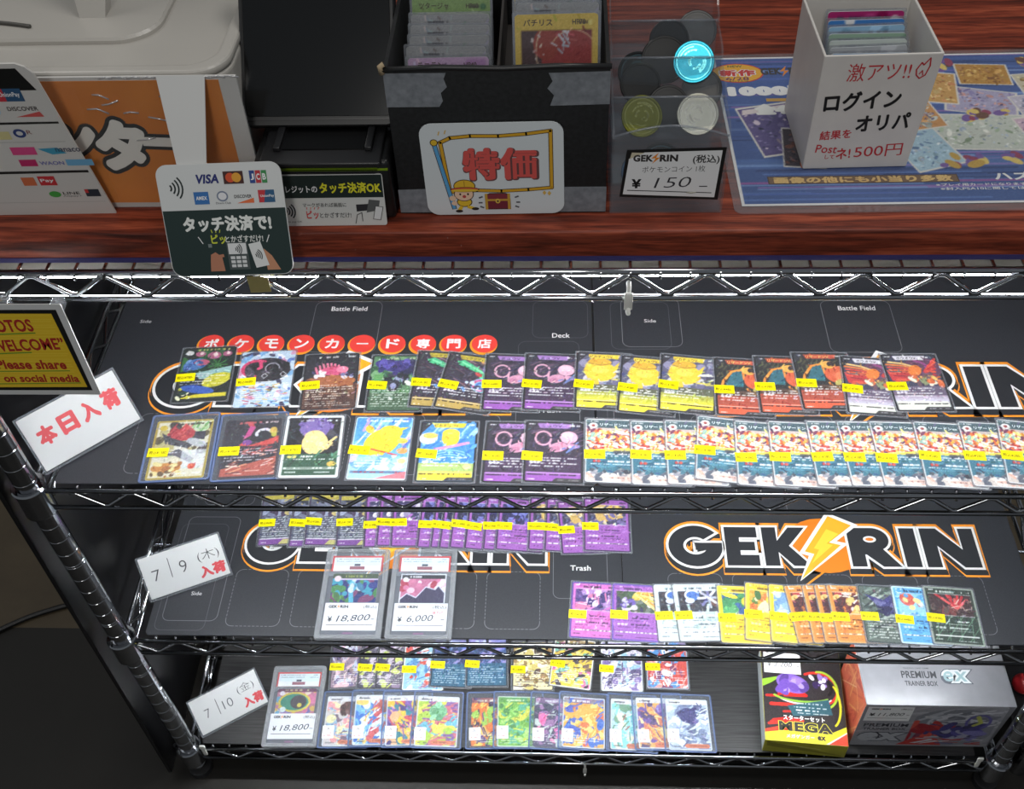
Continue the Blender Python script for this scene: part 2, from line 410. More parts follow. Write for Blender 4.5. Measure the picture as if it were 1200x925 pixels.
# ================================================================== SETTING
Z1, Z2, Z3, Z0 = 0.0, -312.3, -624.2, 305.1          # shelf levels
FLOOR_Z = -694.0
def floor_build():
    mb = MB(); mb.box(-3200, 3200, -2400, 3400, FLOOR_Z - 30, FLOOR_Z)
    m, nt, b = new_mat('brown_stone_floor'); N = nt.nodes; L = nt.links
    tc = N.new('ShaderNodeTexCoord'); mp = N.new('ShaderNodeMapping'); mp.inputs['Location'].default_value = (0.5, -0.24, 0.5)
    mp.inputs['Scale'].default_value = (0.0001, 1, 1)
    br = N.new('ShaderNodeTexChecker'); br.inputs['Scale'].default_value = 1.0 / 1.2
    br.inputs['Color1'].default_value = (*lin((92, 80, 60)), 1); br.inputs['Color2'].default_value = (*lin((30, 27, 22)), 1)  # wide rows along the depth alternate a lighter and a darker brown
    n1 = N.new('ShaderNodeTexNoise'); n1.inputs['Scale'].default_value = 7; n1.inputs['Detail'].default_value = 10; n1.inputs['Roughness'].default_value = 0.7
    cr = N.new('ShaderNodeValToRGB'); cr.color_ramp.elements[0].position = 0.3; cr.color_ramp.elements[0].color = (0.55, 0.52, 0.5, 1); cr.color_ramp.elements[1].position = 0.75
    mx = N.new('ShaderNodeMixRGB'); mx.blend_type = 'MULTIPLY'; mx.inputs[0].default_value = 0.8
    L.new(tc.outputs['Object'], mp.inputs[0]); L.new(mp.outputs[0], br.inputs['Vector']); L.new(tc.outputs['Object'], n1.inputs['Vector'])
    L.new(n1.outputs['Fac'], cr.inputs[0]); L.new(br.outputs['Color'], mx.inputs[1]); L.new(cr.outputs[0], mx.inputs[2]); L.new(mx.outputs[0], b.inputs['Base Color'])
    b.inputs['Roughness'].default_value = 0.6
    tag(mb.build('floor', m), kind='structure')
    mb = MB(); mb.box(-3200, 3200, 3400, 3460, FLOOR_Z, 2300)
    tag(mb.build('wall_back', noisy('grey_wall', (120, 118, 114), (128, 126, 122), rough=0.8, freq=4)), kind='structure')
floor_build()

# ================================================================== WIRE RACK
DEPTH = 457
def post_x(z): return -598.5 - 0.0233 * z          # the left front upright leans a little
def rack_build():
    root = thing('wire_rack', 'chrome wire shelving rack with ringed round posts carrying the card displays', 'shelving rack')
    def post(x0, x1, y, name='post'):
        mb = MB(); prof = []; za, zb = FLOOR_Z + 22, 300
        prof.append((12.7, za)); z = Z3 + 8
        zs = []
        q = Z3 - 42
        while q < zb - 6: zs.append(q); q += 25.4
        for i, q in enumerate(zs):
            prof += [(12.7, q - 0.7), (12.25, q - 0.3), (12.25, q + 0.3), (12.7, q + 0.7)]
            if i % 5 == 1: prof += [(12.7, q + 3.3), (12.25, q + 3.7), (12.25, q + 4.3), (12.7, q + 4.7)]
        prof.append((12.7, zb))
        mb.lathe(prof, 0, 0, 28)
        mb.v = [(px + (x0 + (x1 - x0) * (pz - za) / (zb - za)), py + y, pz) for px, py, pz in mb.v]
        o = mb.build(name, CHROME, root)
        ft = MB(); ft.lathe([(4, FLOOR_Z + 24), (4, FLOOR_Z + 12), (17, FLOOR_Z + 10), (18, FLOOR_Z + 1), (18, FLOOR_Z)], x0, y, 20)
        ft.build('foot', flat((30, 30, 32), 0.5), o)
    post(post_x(FLOOR_Z), post_x(300), 0); post(596, 596, 0); post(-598, -598, DEPTH); post(596, 596, DEPTH)
    def shelf(z, phase):
        lx = post_x(z) + 4; rx = 592
        sh = MB()                                              # wire deck
        x = -575.0
        while x < 575:
            sh.tube([(x, -2.6, z - 7.5), (x, -2.8, z - 1.2), (x, 0.5, z - 0.4), (x, DEPTH - 2, z - 0.4)] if z > 100 else [(x, -1.2, z - 8), (x, 0, z - 5.6), (x, 7, z - 1.0), (x, DEPTH - 2, z - 1.0)], 1.6, 6); x += 25
        for y in (DEPTH * 0.33, DEPTH * 0.66): sh.tube([(-590, y, z - 5), (585, y, z - 5)], 2.6, 8)
        deck = sh.build('wire_shelf', CHROME, root)
        def rail(name, a, b, zc, r=3.2):
            m = MB(); m.tube([a + (zc,), b + (zc,)], r, 12); m.build(name, CHROME, deck)
        def zig(a, b, n, ph):
            m = MB(); a = np.array(a, float); b = np.array(b, float); L = np.linalg.norm(b - a); d = (b - a) / L
            pts = []; half = 32.2; t = 14.0 if ph is None else ph
            k = 0
            while t < L - 8:
                p = a + d * t; hi = (k % 2 == 0)
                e = 3.0
                for s in (-e, e):
                    pts.append((p[0] + d[0] * s, p[1] + d[1] * s, z - 2.6 - 3.2 if hi else z - 29.4 + 3.0))
                t += half; k += 1
            m.tube(pts, 2.1, 8); m.build('truss_wire', CHROME, deck)
        rail('front_rail', (lx, 0), (rx, 0), z - 1.6); rail('front_rail', (lx, 0), (rx, 0), z - 31, 2.9)
        ph = (phase - lx) % 64.4
        zig((lx, 0), (rx, 0), 0, ph)
        rail('back_rail', (-590, DEPTH), (590, DEPTH), z - 1.6); rail('back_rail', (-590, DEPTH), (590, DEPTH), z - 31, 2.9)
        zig((-590, DEPTH), (590, DEPTH), 0, None)
        for x, xf in ((-598, post_x(z)), (596, 596)):
            rail('side_rail', (xf, 4), (x, DEPTH - 4), z - 1.6); rail('side_rail', (xf, 4), (x, DEPTH - 4), z - 31, 2.9)
            zig((xf, 8), (x, DEPTH - 8), 0, None)
        for x, y in ((post_x(z), 0), (596, 0), (-598, DEPTH), (596, DEPTH)):
            zt = z + (0 if z < 100 else -6)
            c = MB(); c.lathe([(13.0, zt + 7.5), (17.2, zt + 8.5), (18.6, zt + 6.5), (17.0, zt + 4.5), (17.4, z - 34), (16.4, z - 36), (13.0, z - 36)], x, y, 28, cap=False)
            c.build('collar', CHROME, deck)
        return deck
    shelf(Z0, -425.6); shelf(Z1, -523.0 + 32.2); shelf(Z2, -520); shelf(Z3, -548)
    return root
rack_build()
def neighbour_rack():
    root = thing('second_rack', 'dark chrome post of a second rack behind the right end of the shelves', 'shelving rack')
    mb = MB(); prof = [(12.7, FLOOR_Z)]
    q = FLOOR_Z + 30
    while q < -330: prof += [(12.7, q - 1), (11.7, q - 0.4), (11.7, q + 0.4), (12.7, q + 1)]; q += 25.4
    prof.append((12.7, -310)); mb.lathe(prof, 650, 22, 24); mb.build('upright', CHROME, root)
    c = MB(); c.lathe([(13, Z3 + 8), (17.2, Z3 + 9), (18.6, Z3 + 6), (17, Z3 + 4), (17.4, Z3 - 34), (13, Z3 - 36)], 650, 22, 24, cap=False); c.build('collar', CHROME, root)
    d = MB(); d.box(634, 800, 10, 300, Z3 - 4, Z3 - 1, 0, .5); d.build('shelf_plate', BLACK_BOARD, root)
    mb = MB(); mb.lathe([(.5, 0), (7, .8), (12, 4), (15, 10), (15.5, 15), (14, 21), (10, 26.5), (5, 29.5), (.5, 30.3)], 660, 116, 24)
    mb.smooth = [True] * len(mb.f); mb.v = [(a, b, c + Z3 - .9) for a, b, c in mb.v]
    tag(mb.build('round_case', flat((176, 34, 40), .3)), 'small round red case at the right edge beyond the silver box', 'case')
neighbour_rack()

def boards():
    mb = MB(); mb.box(-632, -626, -8, DEPTH + 12, FLOOR_Z, 296, 0, 0.8)
    tag(mb.build('side_panel', BLACK_BOARD), 'glossy black board standing on the floor outside the left posts', 'panel')
    mb = MB(); mb.box(-624, 620, 20, 25, FLOOR_Z, Z3 - 40, 0, 0.8)
    tag(mb.build('kick_panel', BLACK_BOARD), 'low black board on the floor under the lowest shelf front', 'panel')
    mb = MB(); mb.box(-618, 618, DEPTH + 22, DEPTH + 28, FLOOR_Z, 296)
    tag(mb.build('back_panel', BLACK_BOARD), 'black board closing the rear of the wire rack', 'panel')
boards()

# ------------------------------------------------------------------ counter board on top and the lamps under the shelves
ZC = 342.0
def counter():
    root = thing('counter_board', 'thick red brown wooden counter board lying on the top wire shelf', 'counter', (0, 0, Z0 + 6.5))
    mb = MB(); mb.box(-900, 900, 4.9, 620, 0, ZC - Z0 - 6.5, 0, 2.2); mb.build('board', WOOD, root)
    mb = MB(); mb.box(-900, 900, 4.3, 5.1, -0.3, 4.6); mb.build('edge_tape', flat((58, 54, 110), 0.5), root)
counter()
def led_bar(z, label, y=38, spill_lip=True):
    root = thing('light_bar', label, 'lamp', (0, y - 38, z))
    mb = MB(); mb.box(-560, 560, 27, 50, -25.5, -6.5, 0, 1.5)
    if spill_lip: mb.box(-560, 560, 26, 28.5, -45, -20, 0, .6)  # added lip, keeps the tube's spill off the front rails and floor
    mb.build('housing', flat((104, 99, 90), 0.5), root)
    if 'led_glow' not in MATS:
        e, nt, b = new_mat('led_glow'); b.inputs['Base Color'].default_value = (1, 1, 1, 1)
        b.inputs['Emission Color'].default_value = (0.93, 0.97, 1.0, 1); b.inputs['Emission Strength'].default_value = LED_STRENGTH
    mb = MB(); mb.tube([(-548, 38, -32), (548, 38, -32)], 6.2, 12); mb.build('light_tube', MATS['led_glow'], root)
led_bar(Z0, 'long white glowing light bar under the wooden counter board', 38, False)
led_bar(Z1, 'long white light bar fixed under the upper card shelf', 56)
led_bar(Z2, 'long white light bar fixed under the middle card shelf', 56)

# ================================================================== PLAYMATS
LINE = flat((118, 120, 124), 0.6); DIM = flat((84, 86, 90), 0.6); MATINK = flat((42, 44, 48), 0.5); WHITE_INK = flat((222, 222, 222), 0.55); ORANGE = flat((226, 140, 38), 0.55)
def playmat(cx, z, lo, hi, discs, label, lift=0, y1=345):
    root = thing('playmat', label, 'playmat', (cx, 0, z + 1.5 + lift))
    mb = MB(); pl = rrect(hi - lo, y1 - 6, 6, 4, (lo + hi) / 2, (y1 + 6) / 2); mb.prism(pl, 0, 2.0, ch=0.4)
    mb.build('mat_cloth', MAT_RUBBER, root)
    k = Ink(2.08)
    def rr(x0, y0, x1, y1, r=9): return rrect(x1 - x0, y1 - y0, r, 5, (x0 + x1) / 2, (y0 + y1) / 2)
    def inside(x0, x1): return x0 > lo + 2 and x1 < hi - 2
    def rl(x0, a, x1, b, c=LINE, wd=0.7):
        if inside(x0, x1): k.line(rr(x0, a, x1, b), wd, c, closed=True)
    rl(215, 66, 286, 150); rl(215, 160, 286, 222, DIM); rl(231, 228, 297, 292, DIM)
    rl(-276, 213, -206, 296); rl(-289, 209, -219, 290, DIM); rl(-290, 27, -218, 192); rl(-297, 13, -232, 180, DIM)
    rl(-36, 204, 46, 292)
    for i in range(5):
        a = -206 + 83.5 * i
        if inside(a, a + 70): k.dash(rr(a, 20, a + 70, 106), 0.7, LINE)
    if inside(225, 275): k.text('Trash', 251, 113, 27, 8, WHITE_INK, 0.01)
    if inside(240, 297): k.text('Deck', 265, 232, 21, 7.5, WHITE_INK, 0.01)
    k.text('Battle Field', 6, 279, 44, 7.5, WHITE_INK, 0.005)
    if inside(-260, -235): k.text('Side', -242, 257, 14, 5.5, WHITE_INK); k.text('Side', -253, 68, 14, 5.5, WHITE_INK)
    k.build('line_print', root)
    g = Ink(2.14)
    U = lambda q: (q - 577) * 0.394
    V = lambda q: 203 - (q - 40) * 0.505
    T, M, B = 181.0, 150.0, 119.0
    def arc(cx, cy, rx, ry, a0, a1, n): return [(cx + rx * math.cos(math.radians(a0 + (a1 - a0) * q / n)), cy + ry * math.sin(math.radians(a0 + (a1 - a0) * q / n))) for q in range(n + 1)]
    e, kk, r, i_, n_ = -126, -76, 37, 107, 134
    LET = [
        (arc(-166, M, 36, 33, 40, 352, 30) + [(-130.5, 155), (-166, 155), (-166, 143), (-152, 143)] + arc(-166, M, 16, 14, 330, 46, 18))[::-1],
        [(e, T), (e + 43, T), (e + 43, T - 17), (e + 19, T - 17), (e + 19, M + 7), (e + 39, M + 7), (e + 39, M - 7), (e + 19, M - 7), (e + 19, B + 17), (e + 43, B + 17), (e + 43, B), (e, B)],
        [(kk, T), (kk + 19, T), (kk + 19, M + 9), (kk + 36, T), (kk + 58, T), (kk + 34, M + 1), (kk + 60, B), (kk + 37, B), (kk + 19, M - 9), (kk + 19, B), (kk, B)],
        [(r, T), (r + 32, T)] + arc(r + 33, T - 18.5, 21, 18.5, 84, -58, 12) + [(r + 64, B), (r + 40, B), (r + 21, M - 12), (r + 19, M - 12), (r + 19, B), (r, B)],
        [(i_, T), (i_ + 20, T), (i_ + 20, B), (i_, B)],
        [(n_, T), (n_ + 22, T), (n_ + 51, B + 28), (n_ + 51, T), (n_ + 70, T), (n_ + 70, B), (n_ + 48, B), (n_ + 19, T - 28), (n_ + 19, B), (n_, B)]]
    bolt = [(620, 47), (690, 76), (604, 132), (642, 140), (494, 247), (552, 168), (522, 160)]
    bm = np.array([(U(a), V(b)) for a, b in bolt]); bc = bm.mean(0)
    def grow(pts, d):
        P = np.array(pts); n = len(P); out = []
        for i in range(n):
            a, b, c = P[i - 1], P[i], P[(i + 1) % n]
            d1 = (b - a) / np.linalg.norm(b - a); d2 = (c - b) / np.linalg.norm(c - b)
            n1 = np.array([-d1[1], d1[0]]); n2 = np.array([-d2[1], d2[0]]); m = n1 + n2; m /= max(np.dot(m, n1), 0.45)
            out.append(b + m * d)
        return [tuple(q) for q in out]
    for j, (off, colr, dy) in enumerate(((6.0, ORANGE, -8.6), (5.2, MATINK, -6.6), (6.0, ORANGE, 1.2), (4.2, MATINK, -2.6), (3.3, WHITE_INK, 0), (0.0, MATINK, 0))):
        zz = j * 0.045
        for pl in LET:
            q = np.array(grow(np.array(pl), off) if off else pl) + (0, dy); g.poly(q.tolist(), colr, zz)
        if j == 0: g.poly(grow(bm + (2, -11), 8.0), ORANGE, zz)
        if j == 1: g.poly(grow(bm + (1, -9), 6.6), MATINK, zz)
        if j == 3: g.ell(U(590), V(140), 52, 44, flat((214, 120, 26), 0.55), zz + 0.01)
    g.ell(r + 29, T - 18.5, 8.5, 5.2, WHITE_INK, 0.26); g.ell(r + 29, T - 18.5, 5.4, 2.6, flat((214, 120, 26), 0.55), 0.28)
    g.poly(grow(bm, 5.6), WHITE_INK, 0.30); g.poly(grow(bm, 0.6), flat((238, 166, 40), 0.55), 0.33)
    g.poly([tuple(bc + (np.array(q) - bc) * 0.55) for q in bm], flat((246, 196, 60), 0.55), 0.35)
    g.build('logo_print', root)
    if discs:
        d = Ink(2.2)
        for i, ch in enumerate('ポケモンカード専門店'):
            x = -152 + 36.3 * i
            d.ell(x - 1, 216, 16.4, 16.6, flat((232, 150, 42), 0.55)); d.ell(x, 218, 15.2, 15, flat((216, 64, 58), 0.55), 0.05)
            d.text(ch, x, 218, 16 if ch != 'ー' else 14, 16 if ch != 'ー' else 2.2, WHITE_INK, 0.03, z=0.1)
        d.build('badge_print', root)
playmat(-298, Z1, -276, 302, True, 'black playmat with red round badges lying on left half of upper shelf')
playmat(315.5, Z1, -309, 257, False, 'black playmat with white outlined logo lying on right half of upper shelf')
playmat(-257.5, Z2, -306, 305, False, 'black playmat under the slabs and purple cards on middle shelf')
playmat(313.3, Z2, -264.5, 257, False, 'black playmat with full lightning bolt logo on right of middle shelf')
mb = MB(); mb.prism(rrect(1130, 340, 3, 3, 0, 176), 0, 1.2)
tag(mb.build('shelf_liner', BLACK_WOOD, None, (0, 0, Z3 + 1.5)), 'black wood grain sheet lying on the lowest shelf', 'shelf liner')

# ================================================================== TRADING CARDS
W_, B_ = (238, 238, 238), (20, 20, 24)
ART = {}
def art(name):
    def deco(fn): ART[name] = fn; return fn
    return deco
def new_card(h): return Cv(63, h, 0.9)
def frame_v(h, bar, low, bg, seed, name_x=20):
    """black edged card: slanted coloured name bar, full picture, white rule lines, coloured foot"""
    c = new_card(h); k = h / 88.0
    c.rect(0, 0, 63, h, B_); c.rect(2.4, 2.2, 60.6, h - 2.2, bg)
    return c, k
def end_v(c, h, bar, low, seed, txt=W_):
    k = h / 88.0
    for i, y in enumerate((34, 30.5, 26.5, 22.5)):
        c.txt(6, 44 if i % 2 else 56, y * k, 1.5, txt, seed + i)
    for j in range(3 + seed % 2): c.ell(8 + 4 * j, 28.6 * k, 1.7, 1.5, (230, 225, 235))
    c.rect(3, 2.6, 60, 15 * k, low); c.rect(3, 13.4 * k, 60, 14.2 * k, W_, 0.6)
    c.txt(4, 58, 10.8 * k, 1.6, B_, seed, 1, 0.2)
    c.poly([(30, 2.4), (34, 7 * k), (60.6, 7 * k), (60.6, 2.4)], (60, 58, 60)); c.txt(36, 58, 4 * k, 1.2, (150, 148, 150), seed)
    c.txt(5, 12, 4.2 * k, 1.2, W_, seed)
    c.poly([(13, h - 3), (16, h - 9.5), (48, h - 9.5), (50, h - 3)], bar); c.poly([(2.4, h - 2.3), (2.4, h - 17), (14, h - 2.3)], (50, 48, 56))
    c.txt(4, 11, h - 5, 1.4, W_, seed); c.txt(48, 59, h - 6.5, 2.2, W_, seed)
    return c.noise(5, seed)
def frame_basic(h, border, body, seed, artcols, lowcol=None, txt=(30, 26, 36)):
    """coloured frame with a picture window above and rules text below"""
    c = new_card(h); k = h / 88.0
    c.rect(0, 0, 63, h, border); c.rect(2.6, 2.6, 60.4, h - 2.6, body)
    c.window(5.5, 44 * k, 57.5, h - 11); c.rect(0, 0, 63, 99, artcols[0])
    return c
def end_basic(c, h, seed, txt=(30, 26, 36), bar=(236, 232, 238)):
    k = h / 88.0; c.free()
    for y0, y1, x0, x1 in ((43.2, 44.2, 5, 58), (h / k - 11.4, h / k - 10.6, 5, 58)): c.rect(x0, y0 * k, x1, y1 * k, (225, 222, 228), 0.85)
    c.txt(5, 13, h - 5.5, 1.5, W_, seed); c.txt(15, 38, h - 8.6, 3, txt, seed, 0.9, 0.15); c.txt(47, 58, h - 8, 2.2, txt, seed)
    for y in (35, 25):
        for j in range(3): c.ell(9 + 4.4 * j, y * k, 1.9, 1.7, bar, 0, 0.8)
        c.txt(24, 48, y * k - 1, 2.0, txt, seed + y, 0.9, 0.2); c.txt(7, 52, (y - 4.6) * k, 1.1, txt, seed + y + 1, 0.65)
    c.rect(5, 12.4 * k, 58, 14.2 * k, bar, 0.9); c.txt(6, 56, 12.7 * k, 1.1, txt, seed, 0.9, 0.4)
    c.txt(5, 14, 7 * k, 1.2, txt, seed); c.txt(30, 57, 5.6 * k, 1.0, txt, seed, 0.7)
    return c.noise(6, seed)
def text_block(c, h, seed, col=W_, y0=8, y1=36, step=3.6, al=0.85):
    k = h / 88.0; y = y1; i = 0
    while y > y0:
        c.txt(5, 58 if i % 3 else 40, y * k, 1.5 if i % 2 else 1.1, col, seed + i, al); y -= step; i += 1
    return c

@art('leafy')
def _(h):
    c = new_card(h); c.rect(0, 0, 63, h, (22, 30, 26)); c.window(2, 2, 61, h - 2)
    c.blobs(4, 46, 60, h, 22, [(34, 92, 48), (26, 70, 40), (52, 112, 54), (20, 52, 34)], 2.5, 6, 3, 1.4)
    for x, y, r in ((22, 77, 6), (38, 74, 8), (53, 76, 5.5)): c.ell(x, y, r, r * .75, (168, 92, 124)); c.ell(x + 1, y + 1, r * .4, r * .4, (232, 206, 206))
    c.ell(18, 60, 14, 9, (70, 116, 178), 15); c.ell(25, 63, 9, 5, (188, 92, 116)); c.blobs(4, 52, 30, 66, 10, [(48, 88, 150), (110, 150, 200)], 1, 3, 5)
    for i in range(9): c.line([(44, 58), (44 + 11 * math.cos(i * .7), 58 + 10 * math.sin(i * .7))], 1.6, (58, 122, 58))
    c.poly([(20, 46), (61, 56), (61, 38), (26, 36)], (150, 190, 190)); c.ell(46, 34, 17, 10, (202, 196, 42), 25); c.strokes(30, 28, 58, 42, 14, [(120, 150, 40), (226, 216, 60)], 1, 7, 20, 4)
    c.ell(26, 20, 20, 6, (54, 92, 178), -12); c.poly([(4, 6), (60, 8), (60, 14), (24, 12)], (212, 200, 44)); c.blobs(4, 6, 18, 24, 9, [(214, 208, 70), (230, 230, 200), (30, 60, 50)], 1, 3, 8)
    text_block(c, h, 3, W_, 24, 44, 4); c.free(); c.txt(18, 56, h - 6, 3, (188, 182, 100), 4); c.ell(9, h - 9, 4.5, 3.8, (222, 222, 222)); return c.noise(8, 1)
@art('swirl_black')
def _(h):
    c = new_card(h); c.rect(0, 0, 63, h, (188, 208, 226)); c.blobs(0, 0, 63, h, 90, [(120, 170, 214), (240, 240, 245), (206, 150, 180), (90, 120, 190), (60, 60, 90)], 1, 3.4, 11, 2)
    c.ell(32, 58, 27, 19, (34, 30, 36)); c.arc(20, 60, 16, 13, 60, 300, 4, (206, 62, 108)); c.blobs(12, 44, 54, 72, 16, [(20, 18, 24), (58, 54, 62), (76, 70, 80)], 2, 6, 6)
    c.arc(38, 60, 8, 8, 0, 250, 1.4, (170, 166, 176)); c.line([(23, 72), (25, 62), (22, 60)], 4, (214, 70, 116))
    for x, y in ((51, 50), (30, 48)): c.line([(x - 3, y), (x, y + 4), (x + 4, y), (x, y - 4), (x - 3, y)], .8, (220, 220, 226))
    text_block(c, h, 9, W_, 6, 38, 3.4); c.strokes(4, 4, 58, 34, 40, [(60, 40, 60), (230, 190, 90), (130, 190, 230), (240, 240, 240), (190, 60, 90)], 1.3, 9, 0, 13); return c.noise(10, 2)
@art('brown_rocks')
def _(h):
    c, k = frame_v(h, W_, W_, (38, 36, 44), 3); c.grad(2.4, 62, 60.6, h - 2.4, (44, 42, 52), (30, 28, 36))
    c.blobs(4, 24, 60, 46, 40, [(150, 92, 58), (176, 112, 66), (112, 64, 44), (84, 50, 38)], 2, 5, 4); c.ell(34, 44, 26, 9, (164, 98, 58))
    for i in range(9): c.line([(16 + i * 4, 56 + 6 * math.sin(i * .4)), (13 + i * 4.4, 66 + 6 * math.sin(i * .45))], 2.6, (224, 122, 150))
    c.ell(34, 60, 15, 7, (208, 84, 124)); c.ell(44, 62, 7, 5, (232, 132, 160)); c.blobs(10, 50, 24, 60, 10, [(230, 226, 230), (70, 66, 110)], 1, 3, 6); c.blobs(44, 48, 56, 58, 9, [(120, 118, 160), (226, 222, 230), (60, 58, 90)], 1.2, 3, 7)
    c.rect(2.4, 2.4, 60.6, 34, (92, 58, 44)); c.blobs(4, 3, 60, 34, 36, [(74, 46, 38), (112, 72, 52), (60, 40, 36)], 2, 5, 9); text_block(c, h, 4, (236, 226, 214), 16, 37, 3.4); text_block(c, h, 7, (200, 190, 180), 4, 12, 3)
    c.txt(16, 42, h - 7, 3, (206, 202, 200), 2); c.txt(46, 58, h - 7, 3, W_, 3); return c.noise(8, 3)
@art('indigo_green')
def _(h):
    c, k = frame_v(h, W_, W_, (88, 132, 92), 3); c.blobs(3, 26, 60, h - 3, 60, [(120, 168, 116), (70, 116, 76), (44, 84, 54), (176, 200, 168)], 2, 6, 14, .8)
    c.ell(26, 70, 22, 9, (62, 52, 122), -15); c.ell(46, 70, 12, 9, (74, 66, 150), 30); c.blobs(12, 56, 52, 78, 24, [(54, 46, 112), (92, 84, 170), (40, 36, 76)], 2, 5, 3); c.blobs(18, 36, 46, 56, 16, [(28, 28, 40), (52, 54, 66), (150, 156, 190)], 2, 5, 5)
    c.poly([(5, 56), (16, 58), (14, 46), (4, 46)], (96, 158, 88)); c.blobs(44, 40, 60, 52, 12, [(226, 232, 222), (180, 204, 174)], 1.4, 3.6, 9)
    c.rect(2.4, 2.4, 60.6, 28, (58, 84, 62), .8); text_block(c, h, 5, (236, 240, 232), 5, 34, 3.3); c.txt(20, 56, h - 7, 3, (190, 200, 160), 5); return c.noise(9, 4)
@art('green_streak')
def _(h):
    c, k = frame_v(h, W_, W_, (52, 44, 60), 3); c.strokes(3, 40, 60, h - 4, 40, [(96, 70, 84), (66, 56, 84), (140, 110, 120), (40, 36, 50)], 1.6, 26, -30, 21, 8)
    c.poly([(12, 74), (20, 78), (54, 58), (44, 46), (40, 60), (14, 70)], (70, 186, 132)); c.line([(18, 74), (48, 60)], 2.4, (128, 220, 168)); c.ell(40, 58, 5, 2.4, (196, 70, 70), -30)
    c.blobs(40, 62, 60, 82, 18, [(70, 90, 170), (120, 90, 160), (50, 50, 100), (220, 150, 100)], 1.4, 4, 6)
    c.ell(48, 42, 14, 11, (120, 190, 220)); c.arc(47, 42, 10, 8, 0, 280, 3.4, (214, 104, 158)); c.arc(47, 41, 6, 4.5, 90, 360, 2.6, (70, 110, 190)); c.blobs(22, 32, 60, 46, 16, [(200, 220, 240), (90, 140, 200), (60, 60, 90)], 1, 3, 8)
    return end_v(c, h, (196, 178, 52), (186, 158, 80), 4)
@art('pink_bubble')
def _(h):
    c, k = frame_v(h, W_, W_, (50, 42, 60), 5); c.strokes(3, 40, 60, h - 8, 46, [(74, 58, 88), (96, 70, 92), (40, 44, 86), (66, 52, 74)], 1.6, 20, 24, 15, 10)
    c.arc(20, 61, 8.5, 9.5, 20, 330, 2.3, (216, 164, 186)); c.line([(28, 60), (27, 50), (34, 44)], 2.2, (216, 164, 186))
    c.ell(36, 49, 10, 6.5, (208, 150, 176), 18); c.ell(47, 63, 9.5, 8.5, (230, 178, 200)); c.ell(46, 66, 6, 4, (240, 200, 216)); c.ell(52, 51, 7, 3, (214, 150, 182), -8); c.line([(47, 55), (48, 49)], 2.4, (222, 168, 190)); c.ell(33, 47, 5, 3.4, (190, 124, 156))
    c.strokes(36, 40, 58, 50, 6, [(110, 130, 190), (80, 100, 170)], 1.6, 12, 40, 5)
    c.rect(2.4, 16, 60.6, 38 * k, (66, 44, 76), .75); return end_v(c, h, (168, 126, 196), (152, 86, 178), 6)
@art('yellow_round_dark')
def _(h):
    c, k = frame_v(h, W_, W_, (92, 92, 118), 7); c.blobs(3, 40, 60, h - 9, 34, [(70, 74, 126), (150, 146, 176), (200, 198, 206), (110, 106, 140), (60, 60, 84)], 2, 6, 21)
    c.poly([(14, 74), (22, 50), (14, 46), (9, 60)], (226, 186, 60)); c.poly([(34, 56), (50, 74), (46, 60)], (238, 204, 60))
    c.ell(28, 58, 18, 15, (244, 206, 54)); c.ell(27, 73, 13, 6, (226, 178, 52)); c.line([(14, 71), (28, 68), (40, 71)], 1.2, (176, 132, 40)); c.ell(28, 61, 10, 6, (250, 220, 84)); c.ell(20, 40, 7, 5, (240, 200, 60))
    c.strokes(40, 42, 60, 60, 10, [(220, 206, 90), (90, 96, 80), (230, 230, 220)], 2, 16, 20, 8); c.rect(2.4, 14, 60.6, 38 * k, (92, 98, 62), .8); c.grad(2.4, 14, 60.6, 28, (232, 226, 60), (150, 156, 74))
    return end_v(c, h, (238, 210, 60), (240, 222, 54), 8)
@art('orange_wing')
def _(h):
    c, k = frame_v(h, W_, W_, (38, 38, 36), 9); c.strokes(3, 56, 60, h - 6, 30, [(70, 68, 52), (92, 90, 62), (30, 34, 40)], 2, 10, 60, 31, 40)
    c.poly([(12, 44), (20, 66), (32, 70), (32, 44)], (48, 104, 118)); c.line([(6, 34), (10, 52), (20, 67), (34, 71)], 3, (230, 152, 60)); c.line([(32, 70), (33, 56), (44, 46), (48, 36)], 2.4, (232, 140, 58))
    c.ell(46, 54, 13, 13, (214, 98, 60), 20); c.ell(39, 69, 8, 6, (240, 178, 84)); c.ell(42, 70, 4.5, 4, (44, 36, 36)); c.ell(52, 50, 8, 9, (232, 128, 84)); c.arc(50, 46, 15, 14, 200, 330, 2.4, (238, 160, 66)); c.ell(52, 40, 10, 7, (184, 174, 92)); c.line([(34, 76), (30, 70)], 1.6, (240, 190, 90))
    c.rect(2.4, 14, 60.6, 30 * k, (198, 84, 60), .85); c.rect(2.4, 29 * k, 60.6, 38 * k, (106, 74, 58), .7)
    return end_v(c, h, (206, 92, 66), (222, 96, 60), 10)
